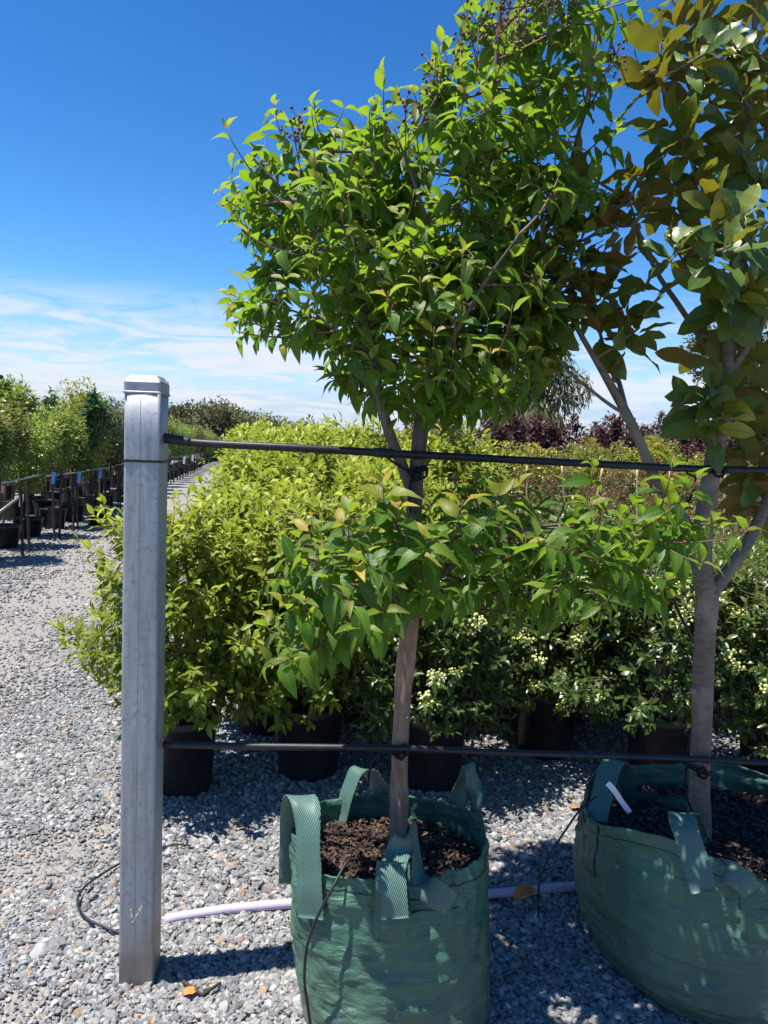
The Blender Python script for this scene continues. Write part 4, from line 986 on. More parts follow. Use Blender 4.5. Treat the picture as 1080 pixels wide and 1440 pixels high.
def bump_at(th, c, w):
    d = (th - c + math.pi) % (2 * math.pi) - math.pi; return math.exp(-(d / w) ** 2)

B1 = at(550, 1190, 2.19); B1 = Vector((B1.x - 0.010, 2.19, 0))
def rim1(th):
    return 0.475 + 0.035 * bump_at(th, R(200), .35) + 0.02 * bump_at(th, R(150), .3) + 0.02 * bump_at(th, R(50), .4) + 0.03 * bump_at(th, R(345), .35) + 0.008 * math.sin(5 * th) - 0.02 * bump_at(th, R(285), .25) + 0.012 * bump_at(th, R(268), .3) - .01 * bump_at(th, R(235), .2)
bag1, surf1 = make_bag(B1, 0.284, 0.25, 1.0, rim1, 'green woven grow bag holding the crape myrtle, four strap handles up', 2, tap=-0.02, soil_z=0.395, sway=0.035)
def lp(o, px, py, Y): return np.array(at(px, py, Y)) - np.array(o)
# patches and handles of the first bag
def patch(surf, root, th, dth, h0, h1):
    mb = MB(); n = 8; V = []
    for side in (-0.0035, -0.0015):
        for j in range(n + 1):
            for i in range(n + 1): V.append(surf(th - dth / 2 + dth * i / n, h0 + (h1 - h0) * j / n, side))
    F = []; q = (n + 1) ** 2
    for j in range(n):
        for i in range(n): a = j * (n + 1) + i; F.append([a, a + 1, a + n + 2, a + n + 1])
    for i in range(n):
        F.append([i, q + i, q + i + 1, i + 1])
    mb.add(V, F); return mb.build('handle_patch', M['bag'], root)
vx = np.array([1.0, 0.1, 0])
# left handle: arch seen from the side
O = np.array(B1)
yl = 2.06
ribbon([lp(O, 437, 1292, 1.948), lp(O, 435, 1245, 1.958), lp(O, 433, 1205, 1.975), lp(O, 433, 1160, 2.0), lp(O, 429, 1128, 2.04), lp(O, 419, 1119, 2.09), lp(O, 412, 1140, 2.15), lp(O, 411, 1180, 2.19), lp(O, 409, 1240, 2.20)],
       [(1, -.35, 0)] * 4 + [(1, .1, .0)] * 2 + [(1, .3, 0)] * 3, 0.074, 'handle', bag1, M['web'])
# back left handle
yb = 2.40
ribbon([lp(O, 458, 1195, yb - .02), lp(O, 476, 1160, yb), lp(O, 487, 1120, yb + .01), lp(O, 500, 1086, yb + .02), lp(O, 517, 1083, yb + .04), lp(O, 532, 1105, yb + .05), lp(O, 540, 1140, yb + .05), lp(O, 542, 1180, yb + .03)],
       [(.5, -.9, 0.1)] * 2 + [(.6, -.8, .1)] * 2 + [(.8, -.5, .2)] * 2 + [(1, 0, 0)] * 2, 0.07, 'handle', bag1, M['web'])
# back right handle, pinched at the top
ribbon([lp(O, 640, 1165, yb + .02), lp(O, 643, 1130, yb + .02), lp(O, 650, 1095, yb + .01), lp(O, 657, 1076, yb + .0), lp(O, 663, 1092, yb - .02), lp(O, 669, 1130, yb - .03), lp(O, 674, 1170, yb - .05)],
       [(1, .2, 0)] * 2 + [(.6, .8, 0)] * 3 + [(.5, -.9, 0)] * 2, 0.062, 'handle', bag1, M['web'])
# front handle: one leg up the front, twisted over and folded back on the rim
yf = 1.93
ribbon([lp(O, 556, 1292, yf - .058), lp(O, 553, 1255, yf - .044), lp(O, 552, 1222, yf - .016), lp(O, 561, 1198, yf + .03), lp(O, 572, 1178, yf + .05), lp(O, 580, 1176, yf + .075), lp(O, 585, 1200, yf + .085), lp(O, 588, 1228, yf + .06), lp(O, 600, 1248, yf + .02), lp(O, 622, 1263, yf - .004), lp(O, 634, 1272, yf - .012)],
       [(1, 0, 0)] * 3 + [(.9, .3, .35), (.6, .5, .6), (.4, .8, .2), (.3, .9, 0), (.5, .5, -.4), (.6, .1, .55), (.55, 0, .75), (.5, 0, .8)], 0.07, 'handle', bag1, M['web'])
patch(surf1, bag1, R(270), 0.30, 0.70, 0.985); patch(surf1, bag1, R(219), 0.30, 0.66, 0.985)
# flap of the front patch hanging proud of the bag
ribbon([lp(O, 553, 1212, yf - .004), lp(O, 552, 1250, yf - .030), lp(O, 556, 1308, yf - .054)], [(1, 0, 0)] * 3, 0.088, 'handle_patch', bag1, M['bag'], thick=0.0015)

B2 = at(1020, 1200, 2.46); B2 = Vector((B2.x - 0.025, 2.46, 0))
def rim2(th):
    return 0.445 - 0.01 * bump_at(th, R(175), .35) + 0.02 * bump_at(th, R(130), .3) + 0.03 * bump_at(th, R(60), .4) + 0.075 * bump_at(th, R(228), .45) - 0.035 * bump_at(th, R(285), .3) + 0.03 * bump_at(th, R(330), .3) + 0.008 * math.sin(5 * th + 1)
bag2, surf2 = make_bag(B2, 0.445, 0.40, 1.0, rim2, 'large shaded green grow bag holding the magnolia at right', 9, soil_z=0.365)
O2 = np.array(B2)
ribbon([lp(O2, 838, 1155, 2.45), lp(O2, 846, 1120, 2.52), lp(O2, 858, 1080, 2.60), lp(O2, 870, 1070, 2.66), lp(O2, 880, 1095, 2.70), lp(O2, 884, 1150, 2.72)], [(.7, -.7, 0)] * 6, 0.075, 'handle', bag2, M['web'])
ribbon([lp(O2, 897, 1122, 2.74), lp(O2, 915, 1124, 2.72), lp(O2, 938, 1132, 2.68), lp(O2, 960, 1130, 2.66), lp(O2, 968, 1150, 2.64)], [(.1, 0, 1)] * 5, 0.05, 'handle', bag2, M['web'])
ribbon([lp(O2, 990, 1255, 2.05), lp(O2, 976, 1205, 2.09), lp(O2, 963, 1165, 2.13), lp(O2, 958, 1143, 2.19), lp(O2, 965, 1150, 2.27), lp(O2, 978, 1180, 2.30)], [(1, -.1, .15)] * 3 + [(1, 0, 0)] * 3, 0.075, 'handle', bag2, M['web'])
ribbon([lp(O2, 1010, 1222, 2.10), lp(O2, 1028, 1228, 2.07), lp(O2, 1046, 1240, 2.045), lp(O2, 1058, 1254, 2.035)], [(.5, 0, .7)] * 4, 0.065, 'handle', bag2, M['web'])
patch(surf2, bag2, R(262), 0.24, 0.64, 0.985); patch(surf2, bag2, R(190), 0.2, 0.62, 0.985)
# white label strip on the magnolia bag
base = at(857, 1102, 2.36)
o = ribbon([lp(base, 854, 1101, 2.35), lp(base, 864, 1112, 2.34), lp(base, 874, 1127, 2.335), lp(base, 886, 1143, 2.34)], [(.9, 0, .35)] * 4, 0.018, 'paper_tag', None, M['white_tag'], thick=0.001)
o.location = base; tag(o, 'crumpled white paper tag hanging on the rim of the magnolia bag', 'tag')

# ------------------------------------------------------------------ pipes and tubing on the ground
cord('water_pipe', [gnd(232, 1293, .017), gnd(320, 1279, .022), gnd(420, 1270, .03), gnd(560, 1263, .03), gnd(690, 1257, .03), gnd(800, 1247, .03), gnd(960, 1236, .03), gnd(1200, 1230, .03)], 0.0165, M['lilac_pipe'], 'pale lilac water pipe lying on the gravel behind the bags', 'pipe', 12)
cord('drip_tube', [gnd(185, 1205, .02), gnd(150, 1225, .026), gnd(118, 1248, .028), gnd(109, 1270, .028), gnd(121, 1291, .026), gnd(145, 1303, .024), gnd(175, 1314, .018)], 0.0042, M['rubber'], 'thin black drip tube looping on the gravel left of the post', 'tube')
cord('drip_tube', [gnd(215, 1197, .02), gnd(245, 1188, .024), gnd(268, 1189, .018)], 0.0035, M['rubber'], 'short black tube end on the gravel right of the post', 'tube')
cord('drip_tube', [lp((0, 0, 0), 517, 1212, 2.04), at(505, 1209, 2.01), at(488, 1213, 1.97), at(467, 1250, 1.915), at(446, 1290, 1.90), at(432, 1330, 1.90), at(428, 1375, 1.91), at(432, 1410, 1.92), at(437, 1445, 1.93), at(440, 1475, 1.95)], 0.0040, M['rubber'], 'black drip tube curving over the front rim of the first bag', 'tube')
mb = MB(); q = at(517, 1213, 2.04); tube(mb, np.array([[0, 0, .004], [0, 0, -.10]]), [0.0055, 0.002], 6); tube(mb, np.array([[0, 0, .012], [0, 0, -.004]]), 0.009, 8); tag(mb.build('dripper_stake', M['rubber'], None, loc=q), 'small black dripper stake pushed into the mulch of the first bag', 'dripper')
cord('drip_tube', [at(838, 1120, 2.40), at(815, 1140, 2.36), at(795, 1168, 2.34), at(772, 1205, 2.32), at(758, 1245, 2.33), at(757, 1290, 2.36)], 0.0036, M['rubber'], 'thin black drip tube arching off the left rim of the magnolia bag', 'tube')
cord('drip_tube', [at(940, 690, 3.0), at(938, 740, 3.0), at(936, 785, 3.0), at(944, 830, 3.0), at(958, 868, 3.02), at(975, 900, 3.05)], 0.006, M['rubber'], 'black tube hanging behind the magnolia fork', 'tube')
for pts, lab in (([gnd(257, 1380, .018), gnd(272, 1390, .024), gnd(283, 1399, .016)], 'short dark twig on gravel in the shadow of the post'), ([gnd(283, 1400, .016), gnd(298, 1390, .026), gnd(310, 1382, .018)], 'short black offcut beside the twig near the post foot')):
    cord('twig', pts, [0.006, 0.004], M['stake'], lab, 'twig', 6)
def ground_leaf(px, py, L, ang, mat, label, z=0.02):
    one = np.array([[0., 0, 0]])
    me = leaf_mesh('fallen_leaf', mat, 'magnolia', one, np.array([[math.cos(ang), math.sin(ang), .12]]), np.array([[0., -.3, 1]]), np.array([L]), np.array([.45]), np.array([.5]), np.array([.5]), .5, .2)
    o = link('fallen_leaf', me, None, gnd(px, py, z)); tag(o, label, 'leaf')
ground_leaf(722, 1266, 0.13, 0.7, M['dry_leaf'], 'curled orange dry leaf lying against the lilac pipe', .05)
ground_leaf(800, 1136, 0.09, 0.3, M['tan_leaf'], 'tan dry leaf on the gravel left of the magnolia bag')
ground_leaf(255, 1397, 0.05, 0.4, M['dry_leaf'], 'small orange leaf on the gravel near the post foot', .025)
ground_leaf(505, 1140, 0.05, 1.2, M['tan_leaf'], 'small tan leaf on the gravel behind the first bag', .015)

LIT = ((330, 1165, .045, .4, 'tan', 'small tan leaf on the gravel left of the back handle'), (365, 1340, .035, 2.0, 'tan', 'pale curled leaf on the gravel between post and first bag'), 
       (750, 1190, .05, 2.4, 'tan', 'tan leaf on lit gravel between the two green bags'), (60, 1120, .04, 2.2, 'tan', 'dry leaf on the open gravel at left'), (345, 1100, .05, 1.4, 'tan', 'tan leaf on gravel between the first two black pots'))
for px, py, L_, an, k_, lb in LIT: ground_leaf(px, py, L_, an, M['dry_leaf' if k_ == 'dry' else 'tan_leaf'], lb, .022)

# ------------------------------------------------------------------ crape myrtle
def poly_world(poly, Y): return np.array([[at(x, y, Y).x, at(x, y, Y).z] for x, y in poly])
def inside(P, poly):
    x, z = P; c = False; n = len(poly); j = n - 1
    for i in range(n):
        xi, zi = poly[i]; xj, zj = poly[j]
        if (zi > z) != (zj > z) and x < (xj - xi) * (z - zi) / (zj - zi) + xi: c = not c
        j = i
    return c
def edge_dist(P, poly):
    d = 9
    for i in range(len(poly)):
        a = poly[i]; b = poly[(i + 1) % len(poly)]; ab = b - a; t = np.clip(np.dot(P - a, ab) / np.dot(ab, ab), 0, 1); d = min(d, np.linalg.norm(P - a - ab * t))
    return d
def sample_crown(poly, Y0, n, depth, minsep, r, dy=0.0):
    lo, hi = poly.min(0), poly.max(0); out = []; tries = 0
    while len(out) < n and tries < n * 60:
        tries += 1
        q = np.array([r.uniform(lo[0], hi[0]), r.uniform(lo[1], hi[1])])
        if not inside(q, poly): continue
        d = edge_dist(q, poly); hh = min(depth, math.sqrt(max(0, d) * depth * 1.6) + 0.02)
        y = Y0 + dy + r.uniform(-1, 1) * hh
        p = np.array([q[0], y, q[1]])
        if all(np.linalg.norm(p - o) > minsep for o in out[-260:]): out.append(p)
    return out
def shoot(LV, mbx, B, E, r, leaf, per_m, w, age_tip, droop, frac=0.36, up=0.3, rad=0.0024, axis=None):
    B = np.array(B); E = np.array(E); v = E - B; L = np.linalg.norm(v)
    C = B + v * 0.5 + np.array([0, 0, -0.05 * L]) + nrm(np.array([v[0], v[1], 0]) + 1e-6) * 0.10 * L
    tt = np.linspace(0, 1, 9)[:, None]; path = (1 - tt) ** 2 * B + 2 * tt * (1 - tt) * C + tt ** 2 * E
    # the tip turns up
    path[-1] += [0, 0, 0.02]
    tube(mbx, path, [rad * (1 + L * 2), rad * 0.5], 4)
    sl = min(frac, L * 0.92); npair = max(3, int(sl * per_m)); cum = np.r_[0, np.cumsum(np.linalg.norm(np.diff(path, axis=0), axis=1))]
    for j in range(npair):
        f = (j + 0.6) / npair; s = cum[-1] - sl * (1 - f)
        i = min(7, np.searchsorted(cum, s) - 1); i = max(i, 0); g = (s - cum[i]) / (cum[i + 1] - cum[i] + 1e-9)
        p = path[i] * (1 - g) + path[i + 1] * g; T = nrm(path[i + 1] - path[i])
        side = nrm(np.cross(T, [0.05, 0.02, 1.0])); b2 = np.cross(side, T)
        tw = r.normal(0, .35) + (0.9 if j % 2 else 0) * (0.5 + 0.5 * abs(T[2]))
        for sg in (-1, 1):
            if r.random() < 0.06: continue
            lat = sg * (math.cos(tw) * side + math.sin(tw) * b2)
            yg = f ** 3
            dd = lat * (1 - .35 * yg) + T * (0.35 + 0.5 * yg) + np.array([0, 0, -droop * (1 - yg) * r.uniform(.5, 1.5) + up * yg]) + r.normal(0, .16, 3)
            ov = nrm(np.array([p[0] - 0.06, p[1] - YT, 0.0])) if axis is None else axis
            uu = np.array([0, 0, 1.0]) + ov * 0.45 * (1 - .6 * yg) + lat * 0.2 + T * 0.15 + r.normal(0, .28, 3)
            LV.add(p + lat * 0.004, dd, uu, leaf * r.uniform(.72, 1.15) * (1 - 0.55 * yg ** 2), w * r.uniform(.88, 1.15), np.clip(age_tip * yg ** 1.4 * r.uniform(.6, 1.3) + 0.05 * r.random(), 0, 1))

def limb(root, pts, radii, mat, Y, name='limb', sides=12, wob=0.12, seed=0):
    """pts: (px, py, dY)"""
    P = smooth_path([np.array(at(x, y, Y + d + (0.17 * min(1, max(0, (600 - y) / 200)) if root.name.startswith('crape') else 0))) for x, y, d in pts], 7)
    mb = MB(); tube(mb, P - np.array(root.location), radii, sides, wob, seed); mb.build(name, mat, root); return P

cb = at(557, 1195, YT); cb = Vector((cb.x, cb.y, 0.39))
crape = thing('crape_myrtle', cb, 'tall leafy crape myrtle with pale trunk and bronze shoot tips in green bag', 'tree')
SK = []
SK.append(limb(crape, [(552, 1235, 0), (559, 1165, 0), (562, 1110, 0), (563, 1045, 0), (568, 960, 0), (577, 875, 0), (580, 840, 0)], [0.034, 0.027, 0.0255, 0.025, 0.025, 0.026, 0.025], M['crape_bark'], YT, 'trunk', 20, .22, 1))
SK.append(limb(crape, [(579, 850, 0), (581, 770, 0), (583, 700, 0), (588, 640, 0), (596, 570, 0), (610, 490, .03), (640, 420, .06), (665, 340, .05), (682, 240, .04), (696, 120, .02), (705, 0, 0), (712, -70, 0)], [0.025, 0.024, 0.023, 0.022, 0.019, 0.016, 0.014, 0.011, 0.008, 0.005], M['crape_limb'], YT, 'limb', 14, .08, 2))
SK.append(limb(crape, [(582, 700, -.005), (566, 655, -.02), (548, 610, -.05), (536, 565, -.08), (522, 500, -.1), (510, 430, -.1), (497, 350, -.08), (480, 270, -.06), (462, 190, -.04)], [0.018, 0.016, 0.015, 0.013, 0.011, 0.009, 0.006, 0.003], M['crape_limb'], YT, 'limb', 12, .08, 3))
SK.append(limb(crape, [(594, 600, 0), (612, 572, .02), (635, 540, .06), (690, 460, .12), (745, 370, .16), (790, 270, .15), (820, 160, .12), (840, 50, .1)], [0.013, 0.012, 0.011, 0.009, 0.007, 0.003], M['crape_limb'], YT, 'limb', 10, .08, 4))
SK.append(limb(crape, [(520, 495, -.1), (480, 470, -.14), (430, 430, -.15), (380, 400, -.15)], [0.007, 0.005, 0.002], M['crape_limb'], YT, 'limb', 8, .08, 5))
SK.append(limb(crape, [(508, 420, -.1), (450, 340, -.12), (400, 270, -.12), (350, 215, -.1)], [0.007, 0.005, 0.002], M['crape_limb'], YT, 'limb', 8, .08, 6))
SK.append(limb(crape, [(640, 425, .06), (610, 340, -.12), (580, 250, -.18), (550, 170, -.14)], [0.008, 0.006, 0.002], M['crape_limb'], YT, 'limb', 8, .08, 7))
SK.append(limb(crape, [(670, 320, .05), (650, 220, -.1), (632, 130, -.12), (625, 60, -.1)], [0.007, 0.005, 0.002], M['crape_limb'], YT, 'limb', 8, .08, 8))
SK.append(limb(crape, [(602, 540, 0), (640, 470, -.2), (680, 400, -.32), (730, 330, -.36)], [0.008, 0.006, 0.002], M['crape_limb'], YT, 'limb', 8, .08, 9))
SKL = []
SKL.append(limb(crape, [(577, 870, 0), (556, 845, -.10), (520, 800, -.2), (470, 775, -.26), (430, 765, -.28)], [0.010, 0.008, 0.006, 0.003], M['crape_limb'], YT, 'limb', 8, .08, 10))
SKL.append(limb(crape, [(582, 855, 0), (604, 825, -.10), (660, 780, -.22), (740, 745, -.28), (820, 735, -.28)], [0.012, 0.009, 0.006, 0.003], M['crape_limb'], YT, 'limb', 8, .08, 11))
SKL.append(limb(crape, [(581, 790, 0), (560, 745, -.14), (545, 710, -.2)], [0.008, 0.005, 0.003], M['crape_limb'], YT, 'limb', 8, .08, 12))
SKL.append(limb(crape, [(582, 800, 0), (660, 790, -.02), (760, 760, -.06), (860, 745, -.10), (930, 728, -.12)], [0.009, 0.007, 0.005, 0.003], M['crape_limb'], YT, 'limb', 8, .08, 13))
rc = np.random.default_rng(21)
LV = Leaves(); mbx = MB()
polyA = poly_world([(330, 205), (372, 172), (430, 168), (500, 160), (540, 125), (570, 175), (600, 150), (618, 95), (650, 60), (680, 20), (700, -60), (760, -95), (830, -60), (862, 20), (858, 110), (838, 190), (845, 250), (820, 330), (800, 400), (790, 470), (790, 530), (740, 562), (690, 572), (640, 572), (590, 555), (545, 570), (500, 540), (470, 500), (470, 470), (420, 490), (360, 455), (345, 420), (380, 385), (360, 330), (335, 290)], YT)
nodes = np.concatenate(SK[1:]); nodes = nodes[nodes[:, 2] > at(560, 600, YT).z]
def sprays(centres, nodes, nsh, rad, flat, leaf, per_m, w, droop, dep, tip=1.0):
    """from each centre a side branch with a handful of leafy shoots fanning out of it"""
    for c in centres:
        dv = nodes - c; dd = np.linalg.norm(dv, axis=1) + 1.0 * np.maximum(0, dv[:, 2] + 0.03); dd[np.linalg.norm(dv, axis=1) < 0.08] += 0.3
        B = nodes[np.argmin(dd)]; v = c - B; L = np.linalg.norm(v); tt = np.linspace(0, 1, 7)[:, None]
        Cm = B + v * .5 + np.array([0, 0, -.06 * L]); path = (1 - tt) ** 2 * B + 2 * tt * (1 - tt) * Cm + tt ** 2 * c
        tube(mbx, path, [0.0034 + .004 * L, 0.0024], 5)
        out = nrm(np.array([v[0], v[1], 0]) + 1e-6); m = max(3, int(nsh * rc.uniform(.75, 1.3)))
        big = rc.uniform(.65, 1.3)
        for k in range(m):
            a = rc.normal(0, 1.0); sd = np.array([out[0] * math.cos(a) - out[1] * math.sin(a), out[0] * math.sin(a) + out[1] * math.cos(a), 0])
            E = c + sd * rad * rc.uniform(.5, 1.25) * big + np.array([0, 0, rc.normal(0.012, flat)])
            if k == 0: E = c + out * .3 * rad + np.array([0, 0, rad * rc.uniform(.7, 1.3)])
            S0 = path[int(rc.integers(3, 7))]
            shoot(LV, mbx, S0, E, rc, leaf * rc.uniform(.85, 1.12), per_m, w, tip * rc.uniform(.2, .9), droop, 0.26)
sprays(sample_crown(polyA, YT + .22, 94, 0.40, 0.098, rc), nodes, 5.4, 0.115, 0.030, 0.082, 33, 0.46, 0.50, 0.4)
sprays(sample_crown(polyA, YT + .22, 40, 0.10, 0.10, rc), nodes, 4, 0.10, 0.03, 0.080, 33, 0.46, 0.50, 0.4)
polyC = poly_world([(400, 330), (560, 300), (760, 320), (800, 420), (780, 540), (700, 575), (640, 580), (520, 550), (430, 470), (370, 420)], YT - .1)
for E in sample_crown(polyC, YT - .06, 40, 0.12, 0.085, rc):
    dv = nodes - E; B = nodes[np.argmin(np.linalg.norm(dv, axis=1) + 1.0 * np.maximum(0, dv[:, 2] + 0.02))]
    shoot(LV, mbx, B, E, rc, 0.090, 31, 0.47, 0.6, 0.65, 0.30)
# long leading shoots that give the outline its points
for (ex, ey, dy, bx, by) in ((318, 182, -.1, 400, 290), (308, 272, -.1, 390, 320), (385, 150, -.1, 430, 260), (438, 150, -.05, 460, 240), (540, 112, -.14, 545, 220), (520, 150, -.1, 530, 250), (325, 300, -.05, 400, 350), (345, 330, -.2, 420, 360), (345, 400, -.15, 420, 440), (318, 440, -.15, 400, 465), (325, 465, -.18, 410, 475), (395, 485, -.15, 440, 450), (620, 62, -.12, 640, 180), (650, 45, -.1, 660, 160), (612, 110, -.15, 640, 210), (585, 180, -.2, 600, 260), (868, 180, .1, 810, 260), (862, 175, .05, 800, 230), (470, 545, -.1, 525, 505), (505, 570, -.15, 535, 540), (560, 600, -.2, 560, 540), (630, 545, -.38, 640, 480), (700, 560, -.3, 680, 480), (545, 420, -.42, 560, 470), (650, 360, -.45, 650, 440), (480, 300, -.36, 500, 380), (420, 250, -.3, 450, 320), (720, 440, -.42, 700, 500), (600, 520, -.34, 600, 560), (560, 530, -.3, 570, 560), (520, 510, -.3, 545, 545), (650, 505, -.36, 630, 550), (690, 500, -.34, 660, 540), (610, 470, -.38, 610, 530), (560, 475, -.34, 570, 520), (500, 450, -.3, 520, 490), (470, 420, -.3, 500, 460), (640, 430, -.4, 640, 500), (740, 500, -.3, 700, 530), (770, 520, -.2, 720, 540), (730, 545, -.2, 690, 550), (580, 560, -.3, 590, 585), (620, 570, -.2, 605, 590), (440, 380, -.3, 480, 420), (590, 400, -.4, 600, 460), (530, 350, -.36, 540, 420)):
    shoot(LV, mbx, at(bx, by, YT + .14 + dy * .8), at(ex, ey, YT + .14 + dy), rc, 0.080, 30, 0.45, 1.0, 0.45, 0.34, up=0.5)
polyB = poly_world([(425, 800), (450, 760), (500, 745), (545, 735), (600, 750), (650, 735), (710, 725), (770, 722), (820, 732), (870, 728), (905, 722), (915, 745), (890, 770), (850, 800), (830, 825), (760, 845), (700, 862), (620, 860), (560, 872), (500, 880), (455, 885), (425, 870)], YT)
nodesL = np.concatenate(SKL)
sprays(sample_crown(polyB, YT - .24, 31, 0.28, 0.094, rc), nodesL, 4.6, 0.125, 0.034, 0.084, 30, 0.44, 0.66, 0.3, 0.45)
for (ex, ey, dy, bx, by) in ((537, 685, -.25, 565, 790), (432, 752, -.26, 500, 800), (398, 862, -.22, 470, 830), (425, 850, -.2, 480, 800), (720, 690, -.2, 680, 780), (700, 700, -.25, 650, 780), (650, 715, -.28, 620, 790), (800, 690, -.16, 760, 770), (905, 695, -.05, 830, 750), (948, 690, .0, 870, 745), (960, 720, .05, 880, 750), (845, 720, -.1, 800, 760), (500, 800, -.35, 540, 790), (600, 760, -.36, 590, 800), (740, 770, -.3, 690, 790), (560, 720, -.3, 575, 790), (480, 740, -.3, 520, 790), (520, 870, -.2, 540, 820)):
    shoot(LV, mbx, at(bx, by, YT - .1 + dy * .6), at(ex, ey, YT - .1 + dy), rc, 0.100, 30, 0.44, 0.95, 0.4, 0.32, up=0.45)
arr = list(LV.arrays())
foliage(arr, crape, 300, 'crape', M['crape_leaf'], 'crape', 'crape_lo', 0.46, 0.46, 0.46)
mbx.build('twigs', M['twig'], crape, off=cb)['kind'] = 'stuff'
# dried seed heads at the top
ico = bmesh.new(); bmesh.ops.create_icosphere(ico, subdivisions=1, radius=1.0)
IV = np.array([v.co[:] for v in ico.verts]); IF = [[v.index for v in f.verts] for f in ico.faces]; ico.free()
for (px, py, dy) in ((612, 100, -.05), (606, 128, -.02), (660, 40, -.05), (690, 22, -.05), (672, 60, -.1), (715, 15, -.15), (740, 8, -.15), (700, 45, -.2), (800, 2, -.05), (868, 82, .05), (858, 90, .0), (570, 165, -.1), (420, 178, -.1), (415, 200, -.2), (645, 70, -.15), (600, 160, -.15), (730, 40, -.25), (770, 15, -.2)):
    c = np.array(at(px, py, YT + dy)); mb = MB(); axis = nrm(np.array([rc.normal(0, .3), rc.normal(0, .3), 1.0]))
    tube(mb, np.array([c - axis * .10, c - axis * .02, c + axis * .05]) - np.array(cb), 0.0016, 4)
    for k in range(13):
        q = c + axis * rc.uniform(-.05, .05) + rc.normal(0, .016, 3); b = c + axis * np.dot(q - c, axis) * .7 - axis * .012
        tube(mb, np.array([b, q]) - np.array(cb), 0.0009, 3); mb.add(IV * rc.uniform(.0035, .0055) * np.array([1, 1, 1.25]) + q - np.array(cb), IF)
    mb.build('seed_cluster', M['seed'], crape)

# ------------------------------------------------------------------ magnolia
gb = at(985, 1190, YM); gb = Vector((gb.x, gb.y, 0.39))
mag = thing('magnolia_tree', gb, 'glossy big-leaved magnolia with rusty leaf undersides in large green bag', 'tree')
bk = M['magnolia_bark']
MG = []
MG.append(limb(mag, [(984, 1250, 0), (983, 1150, 0), (984, 1080, 0), (988, 980, 0), (991, 900, 0), (995, 830, 0)], [0.042, 0.036, 0.033, 0.032, 0.032, 0.034], bk, YM, 'trunk', 22, .16, 1))
MG.append(limb(mag, [(994, 840, 0), (987, 790, 0), (990, 735, 0), (1003, 650, 0), (1014, 590, 0), (1022, 530, 0), (1026, 470, .02), (1034, 380, .03), (1045, 270, .02), (1054, 150, 0), (1062, 20, 0), (1066, -120, 0)], [0.034, 0.031, 0.029, 0.027, 0.024, 0.020, 0.016, 0.012, 0.008, 0.005], bk, YM, 'limb', 16, .08, 2))
MG.append(limb(mag, [(996, 838, 0), (1022, 806, .0), (1050, 765, .02), (1078, 705, .05), (1110, 620, .08), (1140, 500, .1), (1160, 350, .1), (1170, 200, .1)], [0.023, 0.020, 0.019, 0.017, 0.014, 0.010, 0.006], bk, YM, 'limb', 12, .08, 3))
MG.append(limb(mag, [(990, 770, 0), (958, 725, -.01), (922, 672, -.02), (900, 622, -.03), (880, 580, -.04), (852, 530, -.06), (825, 485, -.08), (800, 440, -.1), (775, 390, -.12)], [0.017, 0.017, 0.017, 0.016, 0.014, 0.009, 0.007, 0.004], bk, YM, 'limb', 12, .08, 4))
MG.append(limb(mag, [(882, 583, -.04), (862, 572, -.05), (835, 552, -.07), (800, 523, -.1), (782, 500, -.12)], [0.0065, 0.006, 0.005, 0.003], bk, YM, 'limb', 8, .08, 5))
MG.append(limb(mag, [(880, 575, -.04), (868, 530, -.0), (850, 490, .04), (838, 440, .06), (835, 390, .05)], [0.009, 0.007, 0.005, 0.003], bk, YM, 'limb', 8, .08, 6))
MG.append(limb(mag, [(1022, 530, 0), (985, 475, .03), (955, 430, .03), (925, 385, .02), (900, 330, 0), (885, 280, 0)], [0.010, 0.009, 0.008, 0.006, 0.003], bk, YM, 'limb', 9, .08, 7))
MG.append(limb(mag, [(1028, 520, 0), (1050, 490, -.02), (1075, 450, -.03), (1090, 400, -.03)], [0.013, 0.011, 0.008, 0.004], bk, YM, 'limb', 9, .08, 8))
MG.append(limb(mag, [(1036, 360, .03), (1000, 290, 0), (970, 220, -.02), (945, 160, -.02), (925, 100, -.02)], [0.009, 0.007, 0.005, 0.003], bk, YM, 'limb', 9, .08, 9))
MG.append(limb(mag, [(1045, 270, .02), (1020, 200, .08), (990, 120, .12), (965, 50, .1)], [0.007, 0.005, 0.003], bk, YM, 'limb', 9, .08, 10))
MG.append(limb(mag, [(1030, 430, .02), (985, 400, -.1), (950, 350, -.16)], [0.007, 0.005, 0.003], bk, YM, 'limb', 9, .08, 11))
def knot(root, px, py, Y, r, mat, dx=0.0):
    p = np.array(at(px, py, Y)) - np.array(root.location); mb = MB(); ico = bmesh.new(); bmesh.ops.create_icosphere(ico, subdivisions=2, radius=1.0)
    V = np.array([v.co[:] for v in ico.verts]); F = [[v.index for v in f.verts] for f in ico.faces]; ico.free()
    V = V * np.array([r, r * .55, r * 1.15]) * (1 + 0.22 * np.array([mnoise.noise(Vector(v) * 2.1 + Vector((px, py, 0))) for v in V]))[:, None]
    mb.add(V + p, F); mb.build('knot', mat, root)
for px, py, d, r in ((975, 972, -.030, .012), (997, 1015, -.031, .006), (986, 905, -.031, .007), (1003, 858, -.03, .008), (992, 762, -.026, .007), (1012, 640, -.024, .008), (908, 640, -.04, .006)): knot(mag, px, py, YM + d, r, bk)
for px, py, d, r in ((592, 862, -.008, .013), (566, 935, -.022, .006), (560, 1085, -.024, .006), (572, 1010, -.022, .005), (590, 655, -.02, .006), (577, 720, -.02, .006)): knot(crape, px, py, YT + d, r, M['crape_bark'])
MGN = np.concatenate(MG[1:]); MGX = at(1020, 400, YM).x
LM = Leaves(); mbm = MB(); rm = np.random.default_rng(5)
